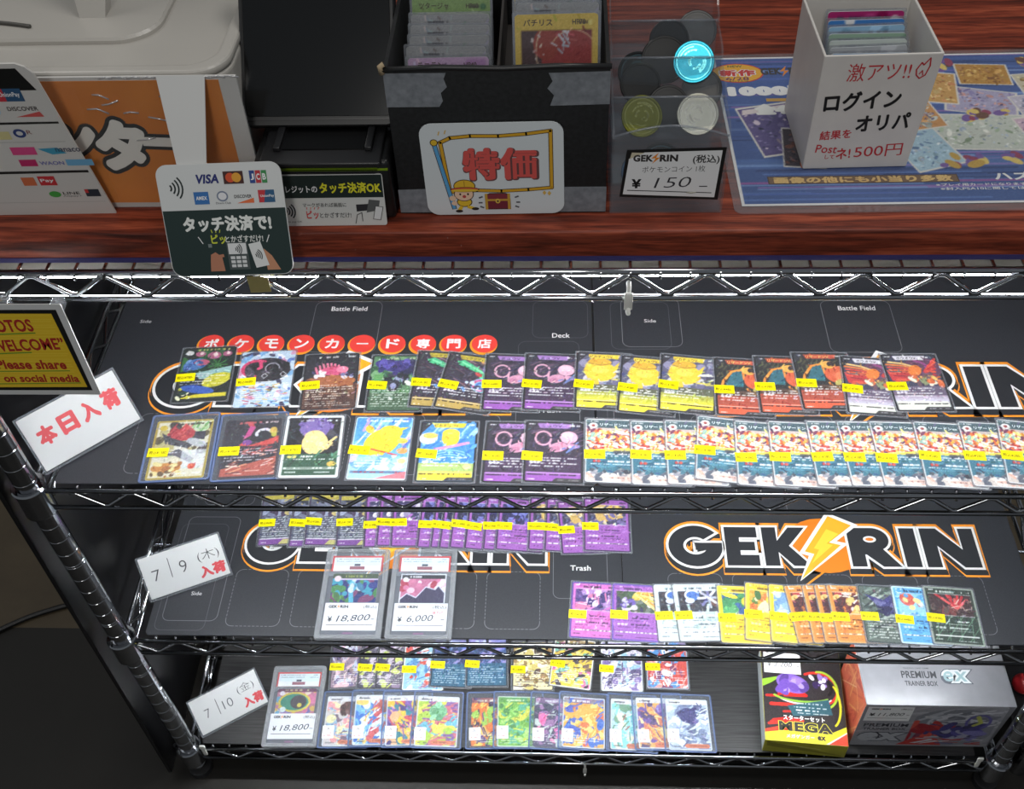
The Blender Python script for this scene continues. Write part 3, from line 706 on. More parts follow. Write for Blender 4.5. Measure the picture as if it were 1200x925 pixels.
@art('red_feathers')
def _(h):
    c, k = frame_v(h, W_, W_, (58, 60, 84), 11); c.ell(44, 66, 22, 16, (96, 60, 88))
    for i in range(8): c.line([(3 + i, 76 - i * 4.4), (22 + i, 73 - i * 3.6), (34, 68 - i * 3)], 2.6, [(232, 198, 130), (226, 128, 58), (206, 72, 60), (214, 96, 52)][i % 4])
    c.poly([(3, 60), (30, 58), (36, 48), (6, 46)], (196, 56, 56)); c.strokes(3, 48, 30, 60, 12, [(150, 44, 56), (226, 96, 70)], 2, 14, -6, 3, 8)
    c.ell(34, 62, 9, 7, (232, 130, 54), 60); c.arc(30, 68, 18, 10, -10, 70, 3.4, (150, 70, 130))
    for i in range(7): c.line([(44, 60), (60 - i, 80 - i * 5)], 3, [(206, 58, 56), (226, 90, 60), (188, 46, 52)][i % 3])
    c.blobs(26, 40, 60, 54, 26, [(236, 200, 110), (220, 110, 60), (240, 230, 210), (140, 150, 110), (110, 80, 90)], 1.2, 3.6, 12, 2); c.rect(2.4, 14, 60.6, 38 * k, (142, 118, 142), .55); c.grad(2.4, 14, 60.6, 24, (222, 222, 236), (166, 150, 176))
    return end_v(c, h, (226, 224, 232), (226, 228, 216), 12)
@art('gold_crest')
def _(h):
    c = new_card(h); c.rect(0, 0, 63, h, (176, 152, 62)); c.rect(3, 3, 60, h - 3, (224, 216, 186)); c.window(3, 3, 60, h - 3)
    c.blobs(3, 40, 60, h - 6, 30, [(96, 84, 54), (190, 178, 120), (70, 60, 60), (226, 220, 200)], 2, 6, 41)
    c.poly([(14, 64), (20, 76), (26, 70), (34, 77), (40, 70), (50, 72), (40, 54), (18, 52)], (186, 62, 66)); c.strokes(14, 52, 44, 74, 16, [(214, 84, 76), (150, 44, 52)], 1.6, 12, 50, 7, 30)
    c.poly([(8, 66), (14, 50), (40, 42), (50, 54), (40, 50), (20, 58)], (72, 70, 74)); c.ell(50, 73, 9, 8, (206, 216, 180)); c.strokes(38, 62, 60, 76, 10, [(110, 170, 96), (160, 200, 130)], 2, 9, 70, 8); c.rect(44, 54, 56, 66, (60, 56, 66)); c.ell(48, 50, 12, 5, (190, 190, 190), -25)
    c.poly([(14, 34), (30, 42), (50, 26), (44, 22), (28, 32)], (96, 94, 100)); c.rect(34, 14, 60, 40, (222, 226, 228), .7); c.ell(20, 16, 16, 7, (206, 138, 62)); c.ell(47, 17, 4, 4, (214, 96, 66)); c.blobs(4, 4, 36, 24, 16, [(236, 220, 150), (176, 110, 54), (110, 84, 54)], 1.2, 3.4, 9)
    text_block(c, h, 13, W_, 34, 42, 4); c.free(); c.txt(16, 52, h - 8, 2.6, (60, 56, 44), 3); c.txt(26, 58, 7, 1.3, W_, 3); c.ell(9, h - 11, 4.4, 4, (206, 180, 60)); return c.noise(9, 6)
@art('dark_plume')
def _(h):
    c = new_card(h); c.rect(0, 0, 63, h, (58, 50, 56)); c.rect(2.5, 2.5, 60.5, h - 2.5, (44, 38, 44)); c.window(2.5, 2.5, 60.5, h - 2.5)
    c.poly([(22, 80), (30, 80), (34, 70), (28, 72)], (196, 70, 70)); c.poly([(28, 74), (34, 72), (30, 60), (22, 54)], (196, 72, 132)); c.ell(44, 58, 14, 9, (32, 28, 34)); c.arc(44, 62, 8, 6, 30, 200, 3.4, (224, 220, 224)); c.ell(54, 66, 4, 5, (206, 170, 70)); c.ell(55, 60, 3, 3, (190, 180, 60))
    c.poly([(18, 46), (24, 52), (30, 46), (42, 50), (61, 58), (61, 48), (40, 44)], (206, 70, 62)); c.ell(27, 50, 5, 4, (120, 60, 140)); c.strokes(20, 30, 60, 46, 18, [(206, 78, 66), (150, 52, 56), (226, 150, 130)], 1.6, 14, 10, 7)
    c.poly([(3, 14), (30, 20), (61, 30), (61, 4), (3, 4)], (178, 84, 66)); c.strokes(3, 4, 60, 22, 22, [(226, 150, 110), (120, 52, 48), (70, 44, 50), (236, 210, 190)], 1.5, 16, 14, 9); text_block(c, h, 8, (236, 224, 226), 24, 42, 4); c.free(); c.txt(16, 40, h - 7, 2.8, (206, 92, 92), 2); c.txt(44, 58, h - 7, 2.6, (220, 190, 190), 2); return c.noise(8, 7)
@art('white_edge_cream')
def _(h):
    c = new_card(h); c.rect(0, 0, 63, h, (222, 226, 226)); c.rect(3.4, 3.6, 59.6, h - 3.6, (34, 34, 40)); c.window(3.4, 3.6, 59.6, h - 3.6)
    c.ell(32, 70, 20, 14, (112, 92, 156)); c.strokes(14, 60, 52, 82, 14, [(140, 120, 184), (90, 72, 132)], 2, 12, 90, 3, 30); c.blobs(4, 46, 60, 82, 20, [(28, 28, 34), (70, 68, 78), (20, 20, 24)], 2, 5, 4)
    c.ell(32, 68, 16, 12, (124, 104, 168)); c.ell(34, 48, 14, 16, (236, 204, 138)); c.ell(33, 57, 11, 9, (240, 212, 148)); c.ell(39, 47, 4, 4.6, (246, 224, 168)); c.line([(47, 40), (52, 48), (49, 49), (56, 56)], 3, (234, 206, 140))
    c.rect(3.4, 3.6, 59.6, 33, (44, 82, 62)); c.strokes(4, 14, 58, 32, 10, [(78, 130, 96), (36, 66, 52)], 3, 14, 45, 6); c.ell(9, 29, 2.4, 2, (230, 216, 110)); c.ell(14, 29, 2.4, 2, (230, 216, 110)); c.txt(20, 34, 28, 2.6, W_, 4, 1, .1); c.txt(6, 56, 24.6, 1.5, W_, 4)
    c.rect(4, 12, 58, 14.5, (220, 226, 220)); c.txt(5, 56, 12.6, 1.2, (60, 80, 66), 3); c.ell(54, 19, 4.6, 3.8, (206, 176, 84)); c.txt(5, 18, 7, 1.6, W_, 3); c.txt(36, 56, 7, 1.4, W_, 3); c.txt(14, 36, h - 9, 2.6, (190, 186, 200), 3); c.txt(44, 56, h - 9, 2.4, W_, 2); return c.free().noise(7, 8)
@art('sky_yellow')
def _(h):
    c = new_card(h); c.rect(0, 0, 63, h, (206, 228, 240)); c.grad(1.5, 30, 61.5, h - 1.5, (110, 182, 232), (62, 140, 216)); c.strokes(2, 34, 62, h - 4, 20, [(140, 200, 240), (90, 120, 200), (206, 220, 244), (180, 160, 220)], 3, 22, 62, 51, 12)
    c.ell(32, 52, 22, 17, (246, 208, 38), 48); c.ell(40, 66, 13, 10, (248, 214, 52)); c.ell(17, 70, 4.5, 6, (240, 196, 60), 30); c.ell(54, 54, 6, 3.6, (244, 206, 80)); c.poly([(48, 72), (60, 74), (50, 67)], (244, 210, 50)); c.line([(22, 42), (50, 34)], 2, (206, 70, 60)); c.ell(55, 40, 6, 4, (238, 160, 90))
    c.rect(1.5, 2, 61.5, 32, (150, 206, 232), .8); c.blobs(3, 16, 60, 34, 26, [(220, 238, 246), (110, 170, 220), (170, 214, 236), (200, 190, 230)], 1.4, 4, 9, 2); text_block(c, h, 3, (245, 248, 250), 14, 26, 4); c.rect(3, 9, 60, 12.5, (40, 50, 90), .5); c.txt(4, 58, 9.8, 1.6, (170, 60, 70), 3, 1, .3); c.poly([(28, 2), (62, 12), (62, 2)], (226, 120, 130)); c.txt(12, 58, h - 7, 3, (226, 228, 240), 3); c.ell(56, 26, 4.6, 3.8, (226, 206, 150)); return c.noise(8, 9)
@art('blue_yellow_board')
def _(h):
    c, k = frame_v(h, W_, W_, (66, 140, 214), 13); c.strokes(3, 30, 60, h - 10, 26, [(96, 170, 230), (50, 116, 196), (160, 206, 240)], 2.6, 30, 50, 61, 10); c.ell(10, 60, 10, 8, (226, 234, 244)); c.ell(12, 64, 8, 4, (232, 190, 90))
    c.ell(34, 61, 9.5, 12, (244, 204, 44)); c.ell(34, 67, 9.5, 7, (246, 212, 60)); c.poly([(16, 46), (54, 56), (56, 53), (24, 44)], (228, 150, 190))
    for i in range(4): c.arc(34, 30, 10 + 5 * i, 5 + 3 * i, 20, 150, 1.2, (150, 206, 242))
    c.rect(2.4, 14, 60.6, 26, (196, 212, 90), .8); end_v(c, h, (240, 214, 60), (240, 218, 58), 14); c.ell(54, 21, 4.6, 3.6, (230, 212, 150)); return c
@art('fire_burst')
def _(h):
    c = new_card(h); k = h / 88; c.rect(0, 0, 63, h, (214, 214, 216)); c.rect(1.6, 1.8, 61.4, h - 1.8, (196, 190, 192)); c.rect(1.6, h - 13, 61.4, h - 1.8, (72, 96, 104)); c.window(1.6, 1.8, 61.4, h - 1.8)
    c.rect(1.6, 40 * k, 61.4, h - 13, (206, 190, 184)); c.blobs(1, 44, 62, h - 18, 190, [(206, 66, 52), (236, 170, 66), (244, 226, 120), (240, 236, 226), (150, 50, 60), (110, 60, 100), (230, 120, 60)], 1.0, 2.8, 71, 1.6); c.strokes(1, 44, 62, h - 16, 50, [(244, 226, 130), (196, 54, 50), (250, 246, 236), (226, 110, 50), (90, 60, 100)], 1.5, 10, 140, 17, 50)
    c.strokes(28, h - 24, 62, h - 12, 10, [(240, 240, 242), (170, 168, 190), (140, 110, 140)], 1.6, 22, -12, 5, 6); c.blobs(4, 58, 24, 72, 18, [(240, 226, 130), (150, 190, 180), (236, 236, 220), (120, 60, 90)], .8, 2.2, 5, 2); c.line([(50, 58), (55, 46), (60, 42)], 5, (206, 110, 66)); c.line([(51, 57), (56, 46)], 2, (110, 40, 46)); c.poly([(18, 44), (60, 50), (61, 42), (30, 41)], (240, 220, 90))
    c.rect(1.6, 12 * k, 61.4, 42 * k, (58, 112, 132)); c.strokes(3, 14, 60, 40, 16, [(76, 136, 156), (48, 94, 116)], 3, 22, 4, 9, 6); c.rect(30, 38 * k, 61, 44 * k, (74, 76, 86), .8); c.txt(6, 58, 38 * k, 1.3, W_, 3); c.txt(6, 50, 35.4 * k, 1.2, W_, 5); c.ell(10, 28.5 * k, 2.2, 1.8, (190, 70, 66)); c.ell(14.5, 28.5 * k, 2.2, 1.8, (190, 70, 66)); c.txt(24, 56, 27.4 * k, 2.2, (230, 240, 244), 3, 1, .12); c.txt(6, 60, 24 * k, 1.3, (210, 228, 236), 4)
    c.rect(1.6, 1.8, 61.4, 13 * k, (206, 196, 190)); c.blobs(2, 2, 61, 15, 30, [(226, 218, 206), (150, 150, 156), (226, 176, 160), (240, 240, 240), (90, 96, 110)], 1, 3, 12, 2); c.blobs(6, 12, 22, 20, 8, [(70, 80, 90), (150, 150, 160), (120, 70, 60)], 1, 2.6, 7); c.rect(24, 5, 60, 8.5, (226, 190, 176)); c.txt(26, 58, 6, 1.4, (120, 90, 90), 4); c.ell(44, 15, 4, 3, (50, 56, 68)); c.free()
    c.txt(3, 14, h - 4.6, 1.6, W_, 3); c.txt(46, 59, h - 8, 2, (190, 206, 210), 3); c.ell(8.6, h - 10, 4.6, 4, (236, 236, 236)); c.ell(8.6, h - 10, 2, 1.8, (150, 60, 60)); return c.noise(9, 11)
def purple_basic(seed, cols, body=(156, 92, 178), border=(66, 44, 84), txt=(46, 26, 60)):
    def fn(h):
        c = frame_basic(h, border, body, seed, cols); c.blobs(6, 44, 57, h - 10, 34, cols, 2, 6, seed); c.blobs(20, 50, 44, 70, 12, cols[1:], 2, 6, seed + 1); c.strokes(6, 46, 57, h - 12, 10, cols, 1.6, 12, 40, seed, 60)
        c.free(); c.strokes(4, 6, 58, 42, 20, [tuple(min(255, q + 12) for q in body), tuple(max(0, q - 10) for q in body)], 3, 20, 30, seed, 40)
        return end_basic(c, h, seed, txt)
    return fn
ART['ghost_purple'] = purple_basic(81, [(88, 78, 120), (226, 222, 230), (150, 138, 176), (60, 54, 96)])
ART['indigo_purple'] = purple_basic(83, [(46, 42, 96), (78, 72, 160), (40, 36, 70), (120, 124, 200)])
ART['gold_purple'] = purple_basic(85, [(64, 60, 90), (206, 172, 96), (110, 100, 150), (226, 214, 180)])
@art('black_white_text')
def _(h):
    c = new_card(h); c.rect(0, 0, 63, h, (70, 60, 84)); c.rect(2.4, 2.4, 60.6, h - 2.4, (96, 100, 120)); c.blobs(3, 48, 60, h - 4, 36, [(50, 50, 66), (120, 124, 150), (76, 60, 90), (196, 180, 110), (150, 160, 190)], 2, 6, 91); c.rect(2.4, 12, 60.6, 48, (86, 92, 108))
    text_block(c, h, 91, (226, 232, 240), 12, 46, 3.4); text_block(c, h, 95, (24, 24, 34), 13, 44, 6.8); c.rect(2.4, 2.4, 60.6, 11, (122, 72, 150)); c.poly([(28, 2.4), (34, 10), (60.6, 10), (60.6, 2.4)], (196, 190, 120)); c.txt(5, 12, 5, 1.4, W_, 3); c.rect(2.4, 11, 60.6, 12.2, (226, 226, 232)); c.rect(3, h - 10, 60, h - 3, (190, 176, 70)); return c.noise(9, 12)
@art('pink_mix')
def _(h):
    f = purple_basic(101, [(92, 66, 130), (170, 130, 190), (60, 50, 110), (226, 206, 232), (206, 120, 160)], (206, 112, 190), (90, 70, 150)); return f(h)
@art('purple_gold_wing')
def _(h):
    c = frame_basic(h, (110, 84, 176), (160, 98, 184), 103, [(74, 88, 70)]); c.blobs(6, 44, 57, 78, 26, [(70, 96, 66), (110, 120, 110), (60, 54, 90), (200, 196, 210)], 2, 5, 3); c.ell(34, 66, 9, 6, (236, 196, 90), 30)
    for i in range(6): c.line([(30, 68), (58, 74 - 6 * i)], 3, [(240, 200, 90), (226, 150, 60), (244, 222, 140)][i % 3])
    c.blobs(12, 50, 30, 60, 8, [(110, 90, 170), (180, 170, 210)], 1.5, 3, 5); return end_basic(c, h, 103, (52, 28, 70))
@art('steel_blue')
def _(h):
    c = frame_basic(h, (200, 208, 214), (206, 220, 222), 105, [(60, 62, 74)]); c.blobs(6, 44, 57, 78, 14, [(70, 60, 66), (110, 80, 70), (40, 40, 50)], 2, 5, 4); c.ell(24, 66, 9, 8, (76, 116, 190)); c.arc(24, 66, 9, 7, 30, 250, 2.4, (226, 234, 244)); c.ell(20, 58, 6, 4, (206, 214, 230))
    for i in range(8): c.line([(44, 62), (44 + 13 * math.cos(i * .8), 62 + 14 * math.sin(i * .8))], 3.4, [(176, 180, 200), (226, 228, 236), (120, 120, 170)][i % 3])
    c.free(); c.strokes(4, 6, 58, 42, 16, [(226, 236, 236), (180, 206, 206), (196, 220, 212)], 3, 20, 40, 5, 60); return end_basic(c, h, 105, (60, 70, 80))
def yellow_basic(seed, bgs, blob, body=(246, 208, 44)):
    def fn(h):
        c = frame_basic(h, (236, 206, 96), body, seed, bgs); c.blobs(6, 44, 57, 78, 22, bgs, 2, 7, seed)
        for q in blob: c.ell(*q)
        return end_basic(c, h, seed, (96, 72, 20), (244, 232, 190))
    return fn
ART['yellow_green'] = yellow_basic(111, [(70, 140, 90), (96, 170, 110), (60, 96, 150)], [(40, 60, 10, 8, (246, 212, 50)), (16, 68, 10, 3, (246, 222, 60), -15), (46, 55, 8, 8, (248, 216, 60))])
ART['yellow_jungle'] = yellow_basic(113, [(236, 170, 70), (90, 130, 60), (240, 226, 180), (226, 120, 60)], [(34, 60, 8, 7, (246, 212, 60)), (16, 66, 4, 8, (70, 110, 60), 10)])
ART['yellow_sky'] = yellow_basic(115, [(150, 186, 226), (120, 160, 210), (200, 214, 236)], [(40, 56, 9, 8, (90, 120, 70)), (38, 64, 3, 8, (110, 130, 80), 20)])
@art('orange_beast')
def _(h):
    c = frame_basic(h, (214, 160, 92), (224, 142, 62), 117, [(96, 44, 40)]); c.blobs(6, 44, 57, 78, 34, [(120, 50, 44), (230, 214, 210), (176, 60, 70), (70, 36, 44), (236, 196, 120)], 1.6, 5, 8); c.strokes(14, 46, 54, 74, 14, [(236, 228, 224), (190, 50, 70), (60, 30, 40)], 2, 14, 30, 9, 60); c.free(); c.strokes(4, 6, 58, 42, 18, [(236, 166, 84), (206, 120, 50)], 3, 18, 40, 5, 60); return end_basic(c, h, 117, (90, 44, 20), (246, 226, 200))
@art('dark_blue_dragon')
def _(h):
    c = new_card(h); c.rect(0, 0, 63, h, (56, 66, 66)); c.rect(2, 2, 61, h - 2, (92, 104, 98)); c.window(2, 2, 61, h - 2); c.strokes(2, 4, 60, h, 44, [(70, 84, 80), (130, 146, 138), (52, 60, 62), (170, 184, 174)], 3, 26, 35, 121, 20); c.poly([(8, 70), (30, 62), (40, 70), (56, 56), (48, 40), (30, 44)], (62, 60, 120)); c.ell(48, 54, 8, 7, (136, 70, 70)); c.blobs(22, 40, 54, 66, 14, [(70, 66, 134), (44, 42, 84), (110, 110, 160)], 2, 5, 7); c.arc(30, 70, 22, 14, 20, 120, 2.4, (206, 214, 206)); text_block(c, h, 121, (232, 238, 232), 6, 36, 4); return c.free().noise(9, 14)
@art('pale_blue')
def _(h):
    c = frame_basic(h, (196, 222, 240), (92, 170, 224), 123, [(150, 206, 240)]); c.ell(18, 64, 9, 10, (206, 96, 84), 40); c.ell(40, 64, 12, 8, (100, 170, 230)); c.blobs(8, 46, 56, 74, 12, [(226, 238, 246), (90, 160, 220), (240, 214, 150), (190, 90, 90)], 1.6, 4, 8); c.free(); c.strokes(4, 6, 58, 42, 12, [(110, 186, 234), (76, 150, 210)], 4, 16, 0, 5, 30); return end_basic(c, h, 123, (30, 54, 90))
@art('black_red_burst')
def _(h):
    c = frame_basic(h, (150, 160, 150), (44, 62, 54), 125, [(62, 40, 44)]); c.blobs(6, 44, 57, 78, 26, [(60, 36, 40), (120, 60, 60), (90, 70, 70)], 2, 5, 6)
    for i in range(9): c.line([(38, 52), (12 + 5 * i, 74 - (i % 3) * 4)], 3.2, [(216, 58, 66), (190, 44, 56), (232, 96, 96)][i % 3])
    c.strokes(30, 46, 58, 76, 16, [(230, 206, 190), (170, 120, 110), (70, 44, 50)], 1, 10, 70, 8, 60); c.free()
    for i in range(5): c.line([(4 + 14 * i, 6), (30 + 14 * i, 42)], .8, (110, 150, 120)); c.line([(50 - 14 * i, 6), (24 - 14 * i + 30, 42)], .8, (110, 150, 120))
    return end_basic(c, h, 125, (226, 232, 226), (232, 236, 232))
def noisy_full(seed, cols, txtc=W_, low=None, edge=(40, 38, 46), y1=34):
    def fn(h):
        c = new_card(h); c.rect(0, 0, 63, h, edge); c.rect(2, 2, 61, h - 2, cols[0]); c.window(2, 2, 61, h - 2); c.blobs(2, 2, 61, h - 2, 80, cols, 1.8, 6, seed, 1.2); c.strokes(2, 2, 60, h - 4, 40, cols, 1.8, 16, seed * 13 % 90, seed, 40)
        if low: c.rect(2, 2, 61, 40, low, .8)
        text_block(c, h, seed, txtc, 5, y1, 3.8); c.rect(2, h - 10, 61, h - 2, cols[1], .6); c.txt(14, 40, h - 8, 3, txtc, seed); return c.free().noise(10, seed)
    return fn
ART['pink_grey'] = noisy_full(131, [(150, 130, 146), (226, 190, 200), (110, 96, 140), (70, 60, 84), (196, 204, 226)])
ART['dark_lime'] = noisy_full(133, [(90, 84, 100), (196, 206, 110), (60, 56, 76), (200, 190, 206), (140, 120, 150)])
ART['sky_red'] = noisy_full(135, [(150, 196, 222), (206, 84, 70), (90, 140, 190), (226, 232, 238), (176, 110, 130)], W_, None, (232, 232, 232), 16)
ART['teal_text'] = noisy_full(137, [(60, 84, 130), (150, 140, 200), (90, 110, 180), (50, 60, 100)], (206, 226, 240), (44, 100, 124))
ART['gold_white'] = noisy_full(139, [(226, 216, 170), (240, 236, 220), (150, 120, 70), (90, 70, 60), (206, 190, 110)], (70, 56, 70))
ART['yellow_black'] = noisy_full(141, [(226, 196, 70), (120, 96, 84), (240, 226, 140), (70, 60, 70), (206, 110, 160), (120, 180, 160)], W_, None, (226, 226, 220))
ART['white_purple'] = noisy_full(143, [(206, 200, 216), (130, 110, 170), (236, 236, 240), (90, 80, 120), (150, 190, 210)], W_, None, (206, 210, 214))
ART['red_blue'] = noisy_full(145, [(200, 74, 66), (80, 140, 200), (226, 150, 140), (120, 60, 100), (236, 226, 226)], W_, None, (150, 160, 176))
def portrait(seed, cols, head, hairc, bar=(214, 120, 84), sky=None):
    """illustrated card: pale name strip, busy painted scene with one soft rounded mass, salmon foot strip"""
    def fn(h):
        c = new_card(h); c.rect(0, 0, 63, h, (206, 210, 214)); c.rect(2, 2, 61, h - 2, cols[0]); c.window(2, 2, 61, h - 9); c.blobs(2, 2, 61, h - 9, 60, cols, 2.5, 8, seed, 1.2); c.strokes(2, 2, 60, h - 12, 46, cols, 2, 16, seed * 31 % 180, seed, 40)
        if head:
            x, y, r = head; c.ell(x, y, r * 1.1, r, hairc); c.blobs(x - r, y - r, x + r, y + r, 9, [hairc, tuple(min(255, q + 36) for q in hairc), tuple(max(0, q - 24) for q in hairc)], 1.5, r * .5, seed + 2)
        c.free(); c.rect(2, h - 9, 61, h - 2, (222, 220, 216)); c.txt(6, 22, h - 6.6, 2.2, (60, 60, 70), seed, .9, .1); c.poly([(26, 4), (23, 7), (26, 10), (58, 10), (60, 7), (58, 4)], bar); c.txt(28, 56, 6.2, 1.6, tuple(int(q * .6) for q in bar), seed); c.txt(5, 18, 5, 1.4, (70, 70, 80), seed); return c.noise(9, seed)
    return fn
ART['pastel_brown'] = portrait(151, [(206, 196, 190), (226, 150, 150), (150, 180, 206), (236, 224, 170), (120, 96, 110)], (36, 62, 11), (96, 62, 54))
ART['blue_white'] = portrait(153, [(120, 180, 226), (226, 236, 242), (60, 110, 190), (206, 90, 90), (236, 206, 110)], (46, 64, 9), (176, 84, 70))
ART['peach_violet'] = portrait(155, [(236, 180, 130), (70, 56, 120), (60, 130, 140), (240, 196, 60), (206, 80, 90), (130, 90, 160)], None, (0, 0, 0))
ART['lime_burst'] = portrait(157, [(226, 220, 90), (170, 200, 70), (110, 180, 200), (130, 90, 150), (206, 110, 120)], (32, 56, 12), (120, 180, 130))
ART['sky_village'] = portrait(159, [(140, 210, 206), (190, 220, 230), (110, 150, 120), (170, 120, 110), (236, 226, 200)], None, (0, 0, 0))
ART['orange_violet'] = portrait(161, [(230, 170, 90), (206, 120, 90), (110, 80, 150), (240, 214, 150), (84, 66, 110)], (40, 60, 10), (104, 78, 140))
ART['grey_navy'] = portrait(163, [(176, 190, 206), (120, 132, 160), (206, 214, 210), (90, 96, 130), (226, 230, 236)], (32, 54, 12), (62, 58, 112))
ART['flame_lime'] = noisy_full(165, [(226, 120, 50), (90, 60, 110), (150, 190, 70), (60, 44, 70), (240, 190, 80)], (226, 226, 200), None, (60, 56, 66), 24)
ART['green_meadow'] = noisy_full(167, [(120, 180, 70), (70, 130, 60), (206, 206, 70), (90, 170, 130), (170, 214, 110)], (206, 226, 180), None, (190, 206, 190), 14)
ART['violet_star'] = noisy_full(169, [(80, 70, 96), (150, 110, 150), (226, 110, 160), (60, 60, 80), (190, 200, 190)], (220, 220, 220), None, (70, 70, 80), 22)
ART['orange_blue_trio'] = noisy_full(171, [(232, 170, 70), (80, 96, 180), (226, 110, 60), (240, 210, 120), (70, 110, 190)], (236, 236, 240), None, (200, 206, 214), 20)

MESH = {}
def card_mesh(design, h):
    k = (design, h)
    if k not in MESH:
        MESH[k] = ART[design](h).detail(170 if not design.startswith('old') else 30, len(MESH) * 7 + 1, y0=14 if not design.startswith('old') else 40).mesh('trading_card', 0.35, 2.6)
    return MESH[k]
def sleeve_meshes(h):
    if ('sl', h) not in MESH:
        mb = MB(); mb.prism(rrect(66.6, h + 3.6, 1.4, 2), 0.44, 0.52, 0); o = rrect(66.8, h + 3.8, 1.4, 2); i = rrect(63.4, h + 0.4, 2.4, 2); mb.ring(o, i, -0.04, 0.40, 1)
        o = mb.build('sleeve', [FILM, RIM]); MESH[('sl', h)] = o.data; bpy.data.objects.remove(o)
    return MESH[('sl', h)]
def holder_meshes(h):
    if ('ho', h) not in MESH:
        H = h * 101 / 88.0; dy = (H - h) / 2 - 3.4
        mb = MB(); mb.prism(rrect(76, H, 3.5, 4, 0, dy), 1.30, 1.62, 0, ch=0.1); mb.prism(rrect(76, H, 3.5, 4, 0, dy), -0.5, -0.1, 0)
        mb.ring(rrect(76.2, H + .2, 3.6, 4, 0, dy), rrect(72.0, H - 4, 2.4, 4, 0, dy), -0.1, 1.3, 1)
        o = mb.build('card_holder', [RIGID, RIGID_RIM]); MESH[('ho', h)] = o.data; bpy.data.objects.remove(o)
    return MESH[('ho', h)]
def sticker_meshes(price):
    if ('st', price) not in MESH:
        mb = MB(); x, y = 11.2, 6.2
        pts = [(-x, -y), (-3.5, -y), (-3, -y + .7), (-2.5, -y), (2.5, -y), (3, -y + .7), (3.5, -y), (x, -y), (x, y), (3.5, y), (3, y - .7), (2.5, y), (-2.5, y), (-3, y - .7), (-3.5, y), (-x, y)]
        mb.prism(pts, 0, 0.12); o = mb.build('price_sticker', YELLOW); a = o.data; bpy.data.objects.remove(o)
        k = Ink(0.17); k.text('税込¥' + price, -0.2, -0.3, 18.5, 5.0, (46, 40, 10), 0.012)
        o = k.build('price_print', None); b = o.data; bpy.data.objects.remove(o); MESH[('st', price)] = (a, b)
    return MESH[('st', price)]
def tag_meshes(grade, price):
    if ('tg', grade, price) not in MESH:
        mb = MB(); mb.box(-8.5, 8.5, -10, 10, 0, 0.14); o = mb.build('grade_sticker', PAPER); a = o.data; bpy.data.objects.remove(o)
        k = Ink(0.19); k.text(grade, 0, 5, None, 5, (50, 50, 60)); k.text('ﾈｯﾄ品', 0, -1.5, 11, 2.6, (206, 84, 84), .01); k.text('¥' + price, 0, -5.6, 12.5, 3.2, (206, 74, 74), .01)
        o = k.build('grade_print', None); b = o.data; bpy.data.objects.remove(o); MESH[('tg', grade, price)] = (a, b)
    return MESH[('tg', grade, price)]
NAMES = {'pink_bubble': ('ミュウV', (70, 40, 90), 22), 'yellow_round_dark': ('ピカチュウV', (90, 70, 20), 26), 'orange_wing': ('リザードンV', (240, 200, 110), 26), 'red_feathers': ('ホウオウV', (60, 60, 70), 22), 'green_streak': ('レックウザV', (80, 70, 20), 26), 'fire_burst': ('リザードンex', (226, 240, 244), 30), 'blue_yellow_board': ('ピカチュウV', (90, 70, 20), 26), 'brown_rocks': None}
def name_mesh(design, h):
    k = ('nm', design, h)
    if k not in MESH:
        s, c, wd = NAMES[design]; q = Ink(0.40); q.text(s, -3 if design != 'fire_burst' else -1, h / 2 - (6.2 if design != 'fire_burst' else 8), wd, 4.2, c, 0.02)
        o = q.build('name_print', None); MESH[k] = o.data; bpy.data.objects.remove(o)
    return MESH[k]
RND = random.Random(5)
def card(design, x, y, rot, z, label, h=88.0, lift=0.0, case='sleeve', price=None, grade=None, group=None):
    """one card as a thing: printed card > sleeve or rigid holder, price sticker (> print)"""
    hw = 33.4 if case == 'sleeve' else 38
    tilt = math.degrees(math.asin(min(0.5, lift / (2 * hw))))
    base = 0.12 if case == 'sleeve' else 0.6
    a = math.radians(rot); d = 44 - h / 2                       # keep the near edge where it was measured
    x += math.sin(a) * d; y -= math.cos(a) * d
    o = link('trading_card', card_mesh(design, h), None, (x, y, z + base + lift / 2), (0, tilt, rot)); tag(o, label, 'trading card', group)
    if NAMES.get(design): link('name_print', name_mesh(design, h), o)
    if case == 'sleeve':
        link('sleeve', sleeve_meshes(h), o); zt = 0.54
    else:
        link('card_holder', holder_meshes(h), o); zt = 1.66
    if price:
        sa, sb = sticker_meshes(price); s = link('price_sticker', sa, o, (-31.5 + 9.4 + RND.uniform(-1, .6), -5.0 + RND.uniform(-2.2, 1.6), zt), (0, 0, RND.uniform(-5, 4))); link('price_print', sb, s)
    if grade:
        sa, sb = tag_meshes(*grade); s = link('grade_sticker', sa, o, (-31.5 + 7.5, -h / 2 + 20 + RND.uniform(-2, 2), zt), (0, 0, RND.uniform(-2, 2))); link('grade_print', sb, s)
    return o
